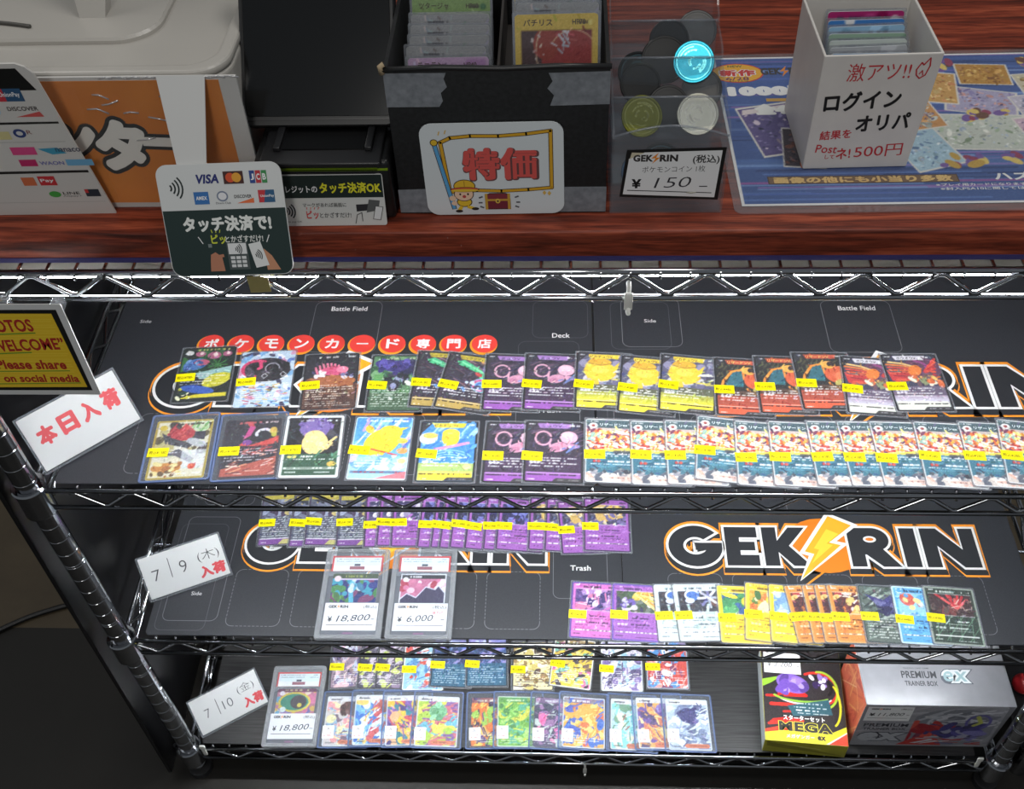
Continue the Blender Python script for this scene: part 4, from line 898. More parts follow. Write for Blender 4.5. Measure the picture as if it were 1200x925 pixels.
def row(z, pos, items, phrase, group, h=88.0, wid=66.8, t=1.25):
    """cards dealt left to right, each lying on the right part of the one before"""
    prev = None; lift = 0.0
    for i, ((x, y, r), it) in enumerate(zip(pos, items)):
        design, look = it[0], it[1]; kw = dict(it[2]) if len(it) > 2 else {}
        ww = 76 if kw.get('case') == 'holder' else wid; tt = 2.6 if kw.get('case') == 'holder' else t
        if prev is None: lift = 0.0
        else:
            px, pw, pt = prev; gap = x - px - (ww - pw) / 2
            lim = pw
            if gap >= lim + 1.0: lift = 0.0
            else: lift = max(lift * (pw - gap) / pw + pt, pt * ww / max(gap, 6) * 1.02)
        card(design, x, y, r, z, '%s, %s from left in %s' % (look, ORD[i + 1], phrase), kw.get('h', h), lift, kw.get('case', 'sleeve'), kw.get('price'), kw.get('grade'), group)
        prev = (x, ww, tt)
P = lambda p, **k: dict(price=p, **k)
ZM = Z1 + 3.6
pos1b = [(-446.4, 167.5, 3.9), (-376.3, 163.1, 8.9), (-297.9, 156.3, 3.7), (-221.2, 154.2, 0.6), (-170.1, 158.8, -2.8), (-138.1, 153.2, -8.9), (-89.0, 153.8, -1.5), (-43.2, 154.8, -1.6), (15.2, 157.1, -2.4), (64.5, 150.1, -5.8), (110.1, 152.0, -6.0), (172.0, 147.5, -3.0), (219.0, 150.7, -1.2), (264.5, 157.2, 0.8), (315.6, 149.6, -4.1), (365.4, 155.2, 1.6)]
pos1b[1] = (-374.5, 160.5, 3.5)
row(ZM, pos1b, [
    ('leafy', 'dark green and blue card', P('780-')), ('swirl_black', 'black swirl card with pale blue edges', P('680-')), ('brown_rocks', 'dark card over brown rocks', P('580-')),
    ('indigo_green', 'indigo and green card', P('480-')), ('green_streak', 'half covered green streak card', P('180-')), ('green_streak', 'tilted green streak card', P('180-')),
    ('pink_bubble', 'half covered pink and purple card', P('480-')), ('pink_bubble', 'pink and purple card', P('380-')), ('yellow_round_dark', 'yellow card priced 280', P('280-')),
    ('yellow_round_dark', 'half covered yellow card priced 380', P('380-')), ('yellow_round_dark', 'fuller yellow card priced 380', P('380-')), ('orange_wing', 'orange and teal card priced 480', P('480-')),
    ('orange_wing', 'orange and teal card priced 380', P('380-')), ('orange_wing', 'orange and teal card priced 280', P('280-')), ('red_feathers', 'half covered red feathered card', P('380-')), ('red_feathers', 'uncovered red feathered card', P('280-'))],
    "upper shelf's back row", 'sleeved cards in the back row of the upper shelf')
pos1f = [(-447.1, 59.0, 4.5), (-369.9, 60.5, 4.1), (-303.4, 58.0, 2.8), (-228.5, 56.7, -0.5), (-155.7, 54.0, -0.4), (-83.8, 53.0, -1.7), (-40.5, 53.0, -1.1), (24.9, 54.1, -1.6), (74.0, 51.0, -0.9), (111.3, 51.6, -1.0), (143.8, 55.5, -6.3), (185.2, 50.0, -3.1), (222.2, 50.0, -2.2), (265.1, 51.6, 0.2), (299.0, 51.4, 1.5), (332.8, 51.0, 0.3), (377.8, 50.0, -2.5), (425.5, 50.5, -2.6), (464.0, 52.0, -6.8)]
FB = [('fire_burst', 'fiery teal card' + s, P(p)) for s, p in ((' beside the pink one', '380-'), ('', '380-'), ('', '380-'), (' tilted and set back', '380-'), (' with low sticker', '380-'), ('', '380-'), ('', '380-'), ('', '380-'), ('', '380-'), (' priced 280', '280-'), (' priced 280', '280-'), (' nearest right frame edge', '280-'))]
def holder_shift(p): x, y, r = p; return (x - 1.2, y - 3.3, r)
pos1f[0] = holder_shift(pos1f[0]); pos1f[1] = holder_shift(pos1f[1])
row(ZM, pos1f, [
    ('gold_crest', 'gold card in rigid holder', P('1380', case='holder', h=84)), ('dark_plume', 'dark red card in rigid holder', P('1080', case='holder', h=84)), ('white_edge_cream', 'white edged card with cream figure', P('780-')),
    ('sky_yellow', 'sky blue card with big yellow shape', P('1580')), ('blue_yellow_board', 'blue card with small yellow shape', P('680-', h=85)), ('pink_bubble', 'half covered pink card', P('380-', h=85)), ('pink_bubble', 'uncovered pink card', P('380-', h=85))] + FB,
    "upper shelf's front row", 'sleeved cards in the front row of the upper shelf')
pos2b = [(-416.9, 189.3, 4.6), (-372.2, 186.3, 2.8), (-350.7, 187.6, 2.3), (-308.1, 187.6, 3.9), (-270.6, 187.1, 4.1), (-251.8, 187.2, 2.1), (-232.8, 186.7, 3.0), (-194.7, 184.9, -0.5), (-175.5, 183.6, -1.5), (-163.0, 181.3, -2.4), (-149.0, 181.8, -2.4), (-129.0, 180.8, -2.3), (-104.6, 180.6, -1.5), (-87.5, 180.4, -2.1), (-44.5, 182.4, -1.1), (-22.2, 180.1, -1.6), (-3.4, 177.8, 5.0), (29.9, 181.9, -0.3)]
row(Z2 + 3.6, pos2b, [
    ('black_white_text', 'grey text card with purple foot', P('680-')), ('black_white_text', 'mostly covered grey text card', P('480-')), ('black_white_text', 'wide open grey text card', P('280-')), ('black_white_text', 'grey text card beside purple ones', P('1280'))]
    + [('ghost_purple', 'purple card with pale picture', P('80-'))] * 3 + [('indigo_purple', 'purple card with indigo picture', P('80-'))] * 7
    + [('gold_purple', 'purple card with gold picture', P('80-')), ('gold_purple', 'purple card with gold picture', P('80-')), ('gold_purple', 'lower tilted purple card', P('80-')), ('gold_purple', 'last full purple card', P('80-'))],
    "middle shelf's back row", 'sleeved cards in the back row of the middle shelf')
pos2f = [(11.7, 51.0, -3.3), (64.6, 48.0, -2.5), (120.3, 49.0, 1.8), (145.5, 49.5, 3.4), (199.9, 47.0, -1.0), (233.8, 49.0, -6.0), (264.5, 47.5, -4.3), (290.3, 49.5, 5.0), (311.3, 48.5, 1.9), (325.8, 48.0, 1.2), (341.3, 48.0, 1.3), (378.9, 48.5, -1.5), (421.7, 48.0, -2.0), (461.5, 48.0, -2.9)]
row(Z2 + 3.6, pos2f, [
    ('pink_mix', 'pink and purple card', P('180-')), ('purple_gold_wing', 'purple card with golden wing', P('120-')), ('steel_blue', 'mostly covered silver blue card', P('280-')), ('steel_blue', 'wide open silver blue card', P('280-')), ('yellow_green', 'yellow card with green picture', P('180-')),
    ('yellow_jungle', 'yellow card with orange picture', P('880-')), ('yellow_sky', 'yellow card with sky picture', P('80-')), ('orange_beast', 'orange card after the yellow ones', P('580-')), ('orange_beast', 'narrow covered orange card', P('80-')), ('orange_beast', 'narrow covered orange card', P('80-')), ('orange_beast', 'widest orange card', P('680-')),
    ('dark_blue_dragon', 'dark grey and blue card', P('380-')), ('pale_blue', 'light blue card', P('480-')), ('black_red_burst', 'black green card with red burst', P('380-'))],
    "middle shelf's front row", 'sleeved cards in the front row of the middle shelf', h=83.0)
pos3b = [(-359.5, 139.9, 4.5), (-314.4, 138.7, 1.5), (-286.1, 138.2, 1.0), (-244.6, 137.1, 1.2), (-200.9, 142.7, -1.0), (-147.2, 145.0, 2.0), (-75.7, 139.4, 1.1), (-13.5, 145.0, -7.0), (61.8, 140.7, -0.9), (131.9, 145.9, -1.1)]
row(Z3 + 2.8, [(a, b + 3, c) for a, b, c in pos3b], [
    ('pink_grey', 'pink and grey card', P('480-')), ('dark_lime', 'half covered dark lime card', P('380-')), ('dark_lime', 'dark lime card', P('380-')), ('sky_red', 'white edged card with red figure', P('280-')), ('teal_text', 'half covered teal text card', P('580-')), ('teal_text', 'full teal text card', P('580-')),
    ('gold_white', 'pale gold card', P('480-')), ('yellow_black', 'tilted yellow card', P('780-')), ('white_purple', 'white and purple card', P('380-')), ('red_blue', 'red and blue card', P('180-'))],
    "lowest shelf's back row", 'cards in the back row of the lowest shelf', h=84.0)
pos3f = [(-355.1, 45.5, 0.9), (-310.6, 47.3, 2.7), (-262.3, 47.3, 3.8), (-216.8, 46.3, 0.3), (-136.0, 48.0, 1.7), (-95.1, 47.8, 1.6), (-40.8, 47.0, -1.5), (2.1, 47.7, -1.6), (73.5, 46.0, -2.1), (112.6, 48.7, 1.5), (156.6, 47.0, 1.0)]
H3 = 80.0
G = lambda g, p: dict(grade=(g, p), case='holder', h=H3)
row(Z3 + 2.8, [(a, b + 3, c) for a, b, c in pos3f], [
    ('pastel_brown', 'pastel card in holder beside the slab', G('A', '1980-')), ('blue_white', 'blue and white card in holder', G('A', '1980-')), ('peach_violet', 'peach and violet card in holder', G('A', '1480-')), ('lime_burst', 'lime and teal card in holder', G('A', '1580-')),
    ('flame_lime', 'flame and lime card in holder', G('A-', '1480-')), ('green_meadow', 'meadow green card in holder', G('A-', '1980-')), ('violet_star', 'violet grey card in holder', G('A-', '1480-')), ('orange_blue_trio', 'orange and blue card in holder', G('A-', '1580-')),
    ('sky_village', 'pale sky card in holder', G('A', '1280-')), ('orange_violet', 'orange violet card in holder', G('A-', '1480-')), ('grey_navy', 'grey and navy card in holder', G('A', '1780-'))],
    "lowest shelf's front row", 'cards in rigid holders in the front row of the lowest shelf', h=H3)

# ================================================================== GRADED SLABS
def logo_text(k, cx, cy, w, h, z=0):
    """small shop logo: GEK, a bolt, RIN"""
    k.text('GEK', cx - w * .27, cy, w * .44, h, (50, 46, 46), .05, z=z); k.text('RIN', cx + w * .29, cy, w * .40, h, (50, 46, 46), .05, z=z)
    k.poly([(cx + w * .06, cy + h * .8), (cx - w * .1, cy - h * .05), (cx, cy), (cx - w * .07, cy - h * .8), (cx + w * .1, cy + h * .1), (cx + w * .01, cy + h * .08)], (232, 140, 40), z + .03)
@art('slab_blue_green')
def _(h):
    c = Cv(60, 44, .9); c.rect(0, 0, 60, 44, (40, 50, 110)); c.blobs(0, 0, 60, 36, 40, [(50, 60, 130), (70, 130, 70), (120, 60, 100), (40, 40, 80), (60, 150, 170)], 2, 6, 201); c.blobs(0, 0, 20, 12, 8, [(90, 150, 70), (70, 110, 60)], 2, 4, 3); c.line([(28, 2), (26, 16), (32, 26)], 6, (86, 170, 196)); c.blobs(24, 18, 40, 34, 12, [(110, 190, 206), (60, 120, 150), (200, 214, 220)], 1.6, 4, 4); c.rect(0, 36, 60, 44, (70, 84, 60)); c.txt(14, 44, 38, 3, (150, 160, 80), 2); c.ell(7, 36, 4.6, 4.4, (226, 206, 206)); c.rect(10, 34, 60, 36, (206, 190, 214)); return c.noise(8, 1)
@art('slab_black_pink')
def _(h):
    c = Cv(60, 44, .9); c.rect(0, 0, 60, 44, (214, 216, 220)); c.rect(2, 0, 58, 42, (190, 110, 140)); c.blobs(2, 14, 58, 36, 26, [(206, 120, 150), (226, 190, 200), (170, 60, 80), (230, 214, 220)], 2, 5, 203); c.poly([(2, 6), (10, 14), (22, 8), (34, 24), (46, 20), (50, 26), (58, 16), (58, 0), (2, 0)], (56, 48, 78)); c.line([(2, 6), (10, 14), (22, 8), (34, 24), (46, 20), (50, 26), (58, 16)], 1.4, (214, 214, 232)); c.rect(2, 36, 58, 42, (44, 44, 48)); c.txt(12, 30, 37.5, 3, W_, 3); c.ell(7, 35, 3.6, 3.6, (226, 226, 230)); return c.noise(8, 2)
@art('slab_teal_pot')
def _(h):
    c = Cv(60, 44, .9); c.rect(0, 0, 60, 44, (180, 120, 140)); c.blobs(0, 0, 60, 44, 50, [(206, 170, 90), (120, 110, 170), (206, 120, 150), (110, 160, 190), (226, 206, 190)], 2, 5, 205); c.ell(28, 22, 24, 16, (70, 140, 116)); c.arc(28, 22, 23, 15, 0, 350, 3, (206, 186, 80)); c.ell(34, 22, 12, 11, (78, 72, 76)); c.ell(36, 17, 3.4, 3.4, (214, 200, 90)); c.ell(12, 10, 4.4, 4.4, (206, 220, 214)); c.rect(0, 38, 60, 44, (110, 66, 90)); c.txt(12, 48, 40, 2.4, (206, 206, 150), 2); c.ell(8, 36, 4, 3.6, (220, 214, 220)); return c.noise(8, 3)
def slab(x, y, z, rot, art_name, price, note, label, wide=85.0, ln=136.0):
    root = thing('graded_card_slab', label, 'card slab', (x, y, z), (0, 0, rot), 'graded card slabs')
    H = ln / 2
    mb = MB(); mb.prism(rrect(wide, ln, 4, 4), 0, 2.0, 0); mb.ring(rrect(wide, ln, 4, 4), rrect(wide - 13, ln - 11, 3, 4), 2.0, 6.4, 0)
    mb.ring(rrect(wide - 1.5, ln - 1.5, 3.6, 4), rrect(wide - 4.5, ln - 4.5, 3, 4), 6.4, 7.0, 0); mb.ring(rrect(wide - 10, ln - 8, 3.2, 4), rrect(wide - 13, ln - 11, 3, 4), 6.4, 6.9, 0)
    mb.build('slab_case', SLAB, root)
    cb = MB(); cb.box(-36, 36, -H + 6, H - 41, 2.1, 2.4); cb.build('backing_insert', flat((96, 98, 104), .5), root)
    o = link('card_face', ART[art_name](0).mesh('card_face', .3, .6), root, (0, H - 59, 2.5))
    lb = MB(); lb.box(-34, 34, H - 33, H - 9, 2.4, 2.8); l = lb.build('grade_label', flat((206, 60, 62), .5), root)
    k = Ink(2.85); k.rect(-31.6, H - 32.9, 31.6, H - 11.6, (222, 236, 238)); k.rect(-31.6, H - 32.9, 31.6, H - 24.5, (238, 238, 238), .02)
    k.text('P.M. JAPANESE SV', -10, H - 14.2, 38, 2.0, (60, 90, 100), .01, z=.04); k.text('FULL ART HOLO', -10, H - 17.6, 36, 2.0, (60, 90, 100), .01, z=.04); k.text('#080', 25, H - 14.2, 7, 2, (60, 90, 100), z=.04); k.text('GEM MT 10', 23, H - 18, 13, 2.2, (60, 90, 100), z=.04)
    k.rect(-10, H - 30.5, 10, H - 25.5, (150, 90, 100), .04); k.rect(-4, H - 25, 4, H - 21.5, (74, 78, 92), .05); k.build('label_print', l)
    pc = MB(); pc.box(-34.5, 34.5, -H + 13.5, -H + 54, 2.9, 3.2); p = pc.build('price_tag', PAPER, root)
    q = Ink(3.3); y0 = -H + 34; logo_text(q, -17, y0 + 14.5, 26, 4.4); q.text('(税込)', 24, y0 + 14, 17, 6, (60, 60, 60), .01)
    q.text('¥', -26, y0 - 4, 6, 8, (40, 40, 44), .02); q.text(price, 4 if len(price) > 5 else 0, y0 - 3, 44 if len(price) > 5 else 34, 10.5, (56, 58, 66), 0, 3, .25); q.text('-', 29, y0 - 4, 4.5, .9, (56, 58, 66)); q.rect(-30, y0 - 13, 30, y0 - 12.2, (70, 70, 74))
    if note: q.text('値下げ', 22, y0 + 6, 14, 4, (214, 60, 60), .01)
    q.build('price_lettering', p)
    f = MB(); f.prism(rrect(wide - 13.2, ln - 11.2, 3, 4), 4.6, 4.8, 0); f.build('window_film', RIGID, root)
    hb = Ink(7.05); hb.poly([(-7, -H + 6), (7, -H + 6), (6, -H + 8.5), (-6, -H + 8.5)], (120, 90, 120)); hb.build('hologram', root)
slab(-302.5, 68.0, Z2 + 3.6, 0.5, 'slab_blue_green', '18,800', False, 'clear slab with blue green card priced 18,800 on the middle shelf')
slab(-212.5, 68.5, Z2 + 3.6, 0.3, 'slab_black_pink', '6,000', True, 'clear slab with black and pink card priced 6,000')
slab(-435, 66, Z3 + 2.8, 1.2, 'slab_teal_pot', '18,800', False, 'clear slab with teal card priced 18,800 on the lowest shelf', 82, 132)

# ================================================================== LEANING DATE SIGNS
def plane_root(name, label, cat, BL, BR, TL, group=None):
    BL, BR, TL = (Vector(q) for q in (BL, BR, TL)); u = (BR - BL); wd = u.length; u.normalize()
    v = TL - BL; v -= u * v.dot(u); ht = v.length; v.normalize(); n = u.cross(v)
    o = thing(name, label, cat, (0, 0, 0), None, group)
    M = Matrix((u, v, n)).transposed().to_4x4(); M.translation = BL * MM; o.matrix_world = M
    return o, wd, ht, M
RED = (212, 62, 70)
def date_sign(BL, BR, TL, label, draw):
    root, wd, ht, M = plane_root('date_sign', label, 'sign', BL, BR, TL, 'paper signs in clear sleeves')
    mb = MB(); mb.prism(rrect(wd - 5, ht - 6, .8, 2, wd / 2, ht / 2 + .5), 0, .3); p = mb.build('paper', flat((214, 216, 217), .55), root)
    k = Ink(.4); draw(k, wd, ht); k.build('lettering', p)
    s = MB(); s.prism(rrect(wd, ht, 1, 2, wd / 2, ht / 2), .6, .72, 0); s.ring(rrect(wd, ht, 1, 2, wd / 2, ht / 2), rrect(wd - 4, ht - 4.4, .8, 2, wd / 2, ht / 2), -.1, .6, 1); s.build('plastic_sleeve', [FILM, RIM], root)
    zf = BL[2] + .3                                              # strut standing on the shelf behind it
    inv = M.inverted()
    top = M @ (Vector((wd * .5, ht * .75, -.6)) * MM)
    n = M.to_3x3().col[2]; back = Vector((-n.x, -n.y, 0)).normalized()
    foot = Vector((top.x, top.y, 0)) + back * 0.012; foot.z = zf * MM
    st = MB(); st.tube([tuple((inv @ top) / MM), tuple((inv @ foot) / MM)], .9, 6); st.build('strut', SLAB, root)
def d1(k, w, h):
    for i, ch in enumerate('本日入荷'): k.text(ch, w * (.19 + .215 * i), h * (.56 + .005 * i), 19.5, 22, RED, .06)
def d2(k, w, h):
    k.text('7', w * .17, h * .52, 10, 15, (60, 60, 66), -.012); k.line([(w * .335, h * .38), (w * .345, h * .80)], .9, (40, 40, 46)); k.text('9', w * .49, h * .53, 9, 17, (60, 60, 66), -.012)
    k.text('(木)', w * .80, h * .60, 28, 17, (50, 50, 56), -.012); k.text('入荷', w * .80, h * .27, 34, 17, RED, .06)
def d3(k, w, h):
    k.text('7', w * .20, h * .50, 8, 14, (90, 92, 98), -.012); k.line([(w * .35, h * .34), (w * .355, h * .74)], .9, (50, 50, 56)); k.text('10', w * .49, h * .5, 15, 14, (80, 82, 90), -.012)
    k.text('(金)', w * .78, h * .66, 26, 16, (70, 72, 80), -.012); k.text('入荷', w * .82, h * .30, 31, 17, RED, .06)
date_sign((-584.5, 15.1, 5), (-499, 94.7, 5), (-610.8, 45.5, 60), 'white paper sign with four red characters leaning on upper shelf', d1)
date_sign((-567.4, 52, Z2 + 5), (-467.6, 96.5, Z2 + 5), (-585.2, 81, Z2 + 60), 'white paper sign reading 7/9 leaning on the middle shelf', d2)
date_sign((-565.8, 13.1, Z3 + 4), (-474.3, 71.9, Z3 + 4), (-587.5, 44.7, Z3 + 54), 'white paper sign reading 7/10 leaning on the lowest shelf', d3)

# ================================================================== PHOTOS WELCOME SIGN
def photos_sign():
    BL = (-640, -24, 177); root, wd, ht, M = plane_root('notice_sign', 'yellow handwritten photos welcome sign hung on the top left shelf rail', 'sign', BL, (-456.2, -24, 177), (-640, -24, 290))
    wd = 181; mb = MB(); mb.prism(rrect(wd, 113, 1.5, 3, wd / 2, 56.5), 0, 1.2); mb.build('white_board', flat((205, 206, 205), .5), root)
    k = Ink(1.3); x1 = wd - 6; k.rect(2, 6, x1, 107, BLACK); k.poly([(6, 9.5), (x1 - 3.5, 10.5), (x1 - 5.5, 102.5), (6, 103)], flat((228, 190, 40), .55), .05)
    for i in range(26):
        y = 12 + i * 3.5; k.line([(8, y), (x1 - 7 - (i % 3), y + (i % 2))], .5, (240, 212, 70), .08)
    R = (168, 36, 30); Gn = (110, 150, 40)
    k.text('PHOTOS', x1 - 52, 88, 50, 15, R, .03, 2, .1, .12); k.line([(x1 - 90, 76.5), (x1 - 28, 79.5)], 1.5, Gn, .12)
    k.text('“WELCOME”', x1 - 42, 65, 72, 15, R, .03, 3, .1, .12); k.line([(x1 - 90, 53), (x1 - 40, 55.5)], 1.5, Gn, .12)
    k.text('Please share', x1 - 46, 40, 64, 12, R, .035, 0, .1, .12); k.line([(x1 - 90, 31), (x1 - 13, 32)], 1.2, Gn, .12); k.text('on social media', x1 - 43, 22, 70, 10, R, .035, 0, .1, .12); k.line([(x1 - 90, 14.5), (x1 - 8, 16)], 1.2, Gn, .12)
    k.build('lettering', root)
    for x in (wd - 12, wd - 60, 78):
        c = MB(); c.box(x - 5, x + 5, 94, 103, -20.9, -.05, 0, .8); c.build('hanging_clip', SLAB, root)
photos_sign()

# ================================================================== BOXES ON THE LOWEST SHELF
def starter_box():
    root = thing('starter_set_box', 'black and yellow MEGA starter set box with a price note on top', 'card box', (260.7, 8.8, Z3 + 2.8), (0, 0, -4.2))
    w, d, h = 117, 150, 35
    mb = MB(); mb.box(0, w, 0, d, 0, h, 0, .9); mb.build('carton', noisy('yellow_carton', (150, 146, 40), (172, 168, 54), rough=.4, freq=40), root)
    c = Cv(w - 1.2, d - 1.2, .8, (52, 48, 50))
    c.strokes(2, 30, 40, 80, 14, [(206, 52, 44), (196, 44, 40)], 5, 34, 4, 3, 10); c.poly([(0, 84), (0, 96), (30, 104), (14, 92)], (140, 190, 60)); c.ell(44, 92, 24, 15, (130, 100, 190), -15); c.blobs(24, 80, 62, 100, 16, [(150, 120, 206), (110, 80, 170), (170, 150, 220), (90, 66, 140)], 3, 7, 5); c.arc(78, 86, 30, 26, -60, 120, 4, (206, 52, 44)); c.arc(84, 84, 24, 30, -60, 100, 3.4, (160, 196, 60)); c.arc(80, 88, 20, 16, -40, 120, 4, (28, 26, 30)); c.blobs(70, 88, 92, 108, 14, [(150, 120, 200), (60, 44, 90), (206, 90, 170), (226, 226, 232)], 2, 5, 6); c.arc(60, 74, 40, 14, 200, 340, 2.2, (226, 226, 226)); c.arc(56, 76, 42, 12, 200, 330, 3, (140, 190, 60))
    c.poly([(34, 56), (94, 70), (98, 46), (42, 40)], (50, 92, 104)); c.txt(42, 84, 60, 1.8, W_, 3); c.txt(44, 90, 54, 1.4, W_, 4); c.txt(46, 80, 49, 1.8, W_, 5); c.txt(48, 92, 45, 1.2, W_, 6); c.arc(96, 62, 14, 34, -70, 60, 3, (226, 214, 50)); c.strokes(4, 10, 30, 30, 5, [(206, 52, 44)], 6, 30, 10, 8, 8)
    c.poly([(0, 0), (117, 0), (117, 30), (90, 16), (0, 17)], (236, 220, 50)); c.poly([(0, 17), (24, 24), (50, 22), (0, 12)], (216, 66, 48)); c.poly([(84, 0), (117, 22), (117, 12), (98, 0)], (236, 236, 230)); c.poly([(88, 0), (117, 20), (117, 0)], (216, 72, 50)); c.noise(5, 4)
    f = link('printed_face', c.mesh('printed_face', .2, .3), root, (w / 2, d / 2, h))
    k = Ink(.35); ox, oy = -w / 2, -d / 2
    k.text('スターターセット', ox + 57, oy + 37.5, 60, 9, (24, 22, 22), .09, fit=.09); k.text('スターターセット', ox + 57, oy + 37.5, 60, 9, W_, .03, z=.09, fit=.09)
    k.text('MEGA', ox + 59, oy + 24, 80, 17, (206, 200, 60), .085, fit=.11); k.text('MEGA', ox + 59, oy + 24, 80, 17, (40, 36, 34), .045, z=.05, fit=.11)
    k.text('メガゲンガー', ox + 50, oy + 9.2, 40, 6.4, (100, 60, 120), .08); k.text('メガゲンガー', ox + 50, oy + 9.2, 40, 6.4, (226, 206, 226), .02, z=.09, fit=.08); k.text('ex', ox + 80, oy + 9, 12, 7, (50, 44, 44), .05); k.build('face_lettering', f)
    n = MB(); n.box(4, 58, 108, 142, h + .4, h + .7); p = n.build('price_note', PAPER, root)
    q = Ink(h + .8); q.text('¥', 12, 122, 6, 8, (50, 50, 54)); q.text('3,200', 32, 122, 27, 9, (80, 82, 90), 0, 0, .2); q.text('-', 54, 121, 4, .9, (80, 82, 90)); q.rect(8, 113.4, 55, 114, (80, 80, 84)); q.build('note_lettering', p)
    s = Ink(.1); s.z = 0; sd = MB(); sd.box(-.25, -.02, 1.5, d - 1.5, 1, h - 1); sd.build('side_print', flat((196, 204, 206), .4), root)
    b = MB(); b.add([(8, -.12, 30), (80, -.12, 20), (80, -.12, 18.6), (8, -.12, 28.6)], [(0, 1, 2, 3)], 0); b.add([(3, -.12, 33), (110, -.12, 6), (113, -.12, 3), (4, -.12, 18)], [(0, 1, 2, 3)], 1); b.build('front_print', [flat((206, 204, 120), .4), flat((128, 124, 34), .4)], root)
starter_box()
def premium_box():
    root = thing('trainer_box', 'large silver white PREMIUM TRAINER BOX standing at the right end', 'card box', (388.5, 20.2, Z3 + 2.8), (0, 0, 0))
    w, d, h = 190, 105, 123
    # the lid flares a little over the base, as the photograph shows
    mb = MB(); mb.box(0, w + 13, 0, d, h * .0, h, 0, 1.2)
    mb.v = [(x - (0 if x < 90 else (1 - z / h) * 6), y, z) for x, y, z in mb.v]
    mb.build('carton', noisy('silver_white_carton', (110, 111, 116), (118, 119, 124), rough=.35, freq=60), root)
    k = Ink(h + .15); k.text('TRADING CARD GAME', 78, 57, 36, 2, (50, 50, 54), .01); k.text('PREMIUM', 80, 47, 48, 11, (40, 42, 48), .02); k.text('TRAINER BOX', 81, 33.5, 45, 7.6, (40, 42, 48), .02)
    k.text('ex', 133, 45, 47, 24, (70, 76, 84), .14, 0, .15, fit=.14); k.text('ex', 133, 45, 47, 24, (176, 180, 182), .10, 0, .15, .05, fit=.14); k.text('ex', 133, 45, 47, 24, (120, 146, 150), .015, 0, .15, .1, fit=.14); k.build('top_lettering', root)
    c = Cv(w + 5, h - 3, 1.1, (150, 150, 156)); c.strokes(0, 0, 190, 118, 30, [(164, 164, 170), (138, 138, 146), (176, 176, 182)], 5, 90, 20, 3, 20)
    c.window(76, 2, 190, 112); c.ell(130, 58, 66, 56, (126, 128, 136)); c.strokes(80, 60, 180, 104, 34, [(170, 172, 180), (110, 112, 122), (190, 190, 196)], 4, 40, 10, 5, 30); c.arc(126, 72, 30, 24, 0, 330, 4, (176, 178, 186)); c.blobs(70, 30, 130, 70, 34, [(170, 56, 54), (150, 44, 52), (196, 80, 70), (70, 64, 110), (120, 60, 80)], 3, 9, 6, 1.6); c.blobs(120, 24, 170, 66, 34, [(90, 84, 150), (70, 66, 120), (120, 116, 170), (60, 58, 90), (150, 150, 170)], 3, 9, 7, 1.6); c.free()
    c.poly([(66, 4), (90, 30), (120, 24), (130, 4)], (176, 60, 56)); c.poly([(84, 10), (110, 22), (126, 16), (100, 8)], (190, 192, 198)); c.arc(164, 76, 16, 20, -60, 210, 4, (96, 90, 150)); c.line([(160, 92), (168, 74), (160, 66)], 6, (176, 180, 90)); c.strokes(90, 6, 176, 30, 16, [(180, 180, 188), (90, 84, 120), (160, 70, 70)], 3, 24, 8, 9, 20); c.noise(5, 5)
    me = c.mesh('front_print', .2, 3); f = link('front_print', me, root, (w / 2 + 1.5, -.02, h / 2 - 1), (90, 0, 0))
    q = Ink(.3); q.text('PREMIUM', -58, 4, 62, 10, (70, 70, 78), .02); q.text('TRAINER BOX', -58, -8, 60, 7, (70, 70, 78), .02); q.text('ex', -56, -32, 74, 30, (88, 90, 98), .10, 0, .15, fit=.10); q.text('ex', -56, -32, 74, 30, (170, 172, 178), .055, 0, .15, .05, fit=.10); q.build('front_lettering', f)
    t = MB(); t.box(-93, -30, 17, 58, .22, .45); p = t.build('price_tag', PAPER, f)
    q2 = Ink(.55); logo_text(q2, -75, 52, 26, 4); q2.text('(税込)', -40, 52, 15, 4.6, (60, 60, 60), .01); q2.text('¥', -84, 36, 8, 9, (40, 40, 44), .03); q2.text('11,800', -58, 36, 36, 10, (56, 58, 66), 0, 2, .25); q2.text('-', -35, 35, 4, .9, (50, 50, 56)); q2.rect(-89, 25, -34, 25.8, (60, 60, 64)); q2.build('tag_lettering', f)
    s = Cv(d - 3, h - 3, 1.2, (196, 96, 74)); s.strokes(0, 0, 100, 120, 40, [(206, 120, 90), (176, 70, 60), (214, 150, 100), (190, 90, 70)], 4, 60, 60, 3, 40); s.arc(50, 60, 40, 30, 20, 200, 2, (226, 170, 120)); s.line([(10, 20), (60, 90)], 1.4, (226, 190, 150)); s.noise(4, 3)
    me = s.mesh('side_print', .2, 1); link('side_print', me, root, (-.02, d / 2, h / 2), (90, 0, -90))
premium_box()

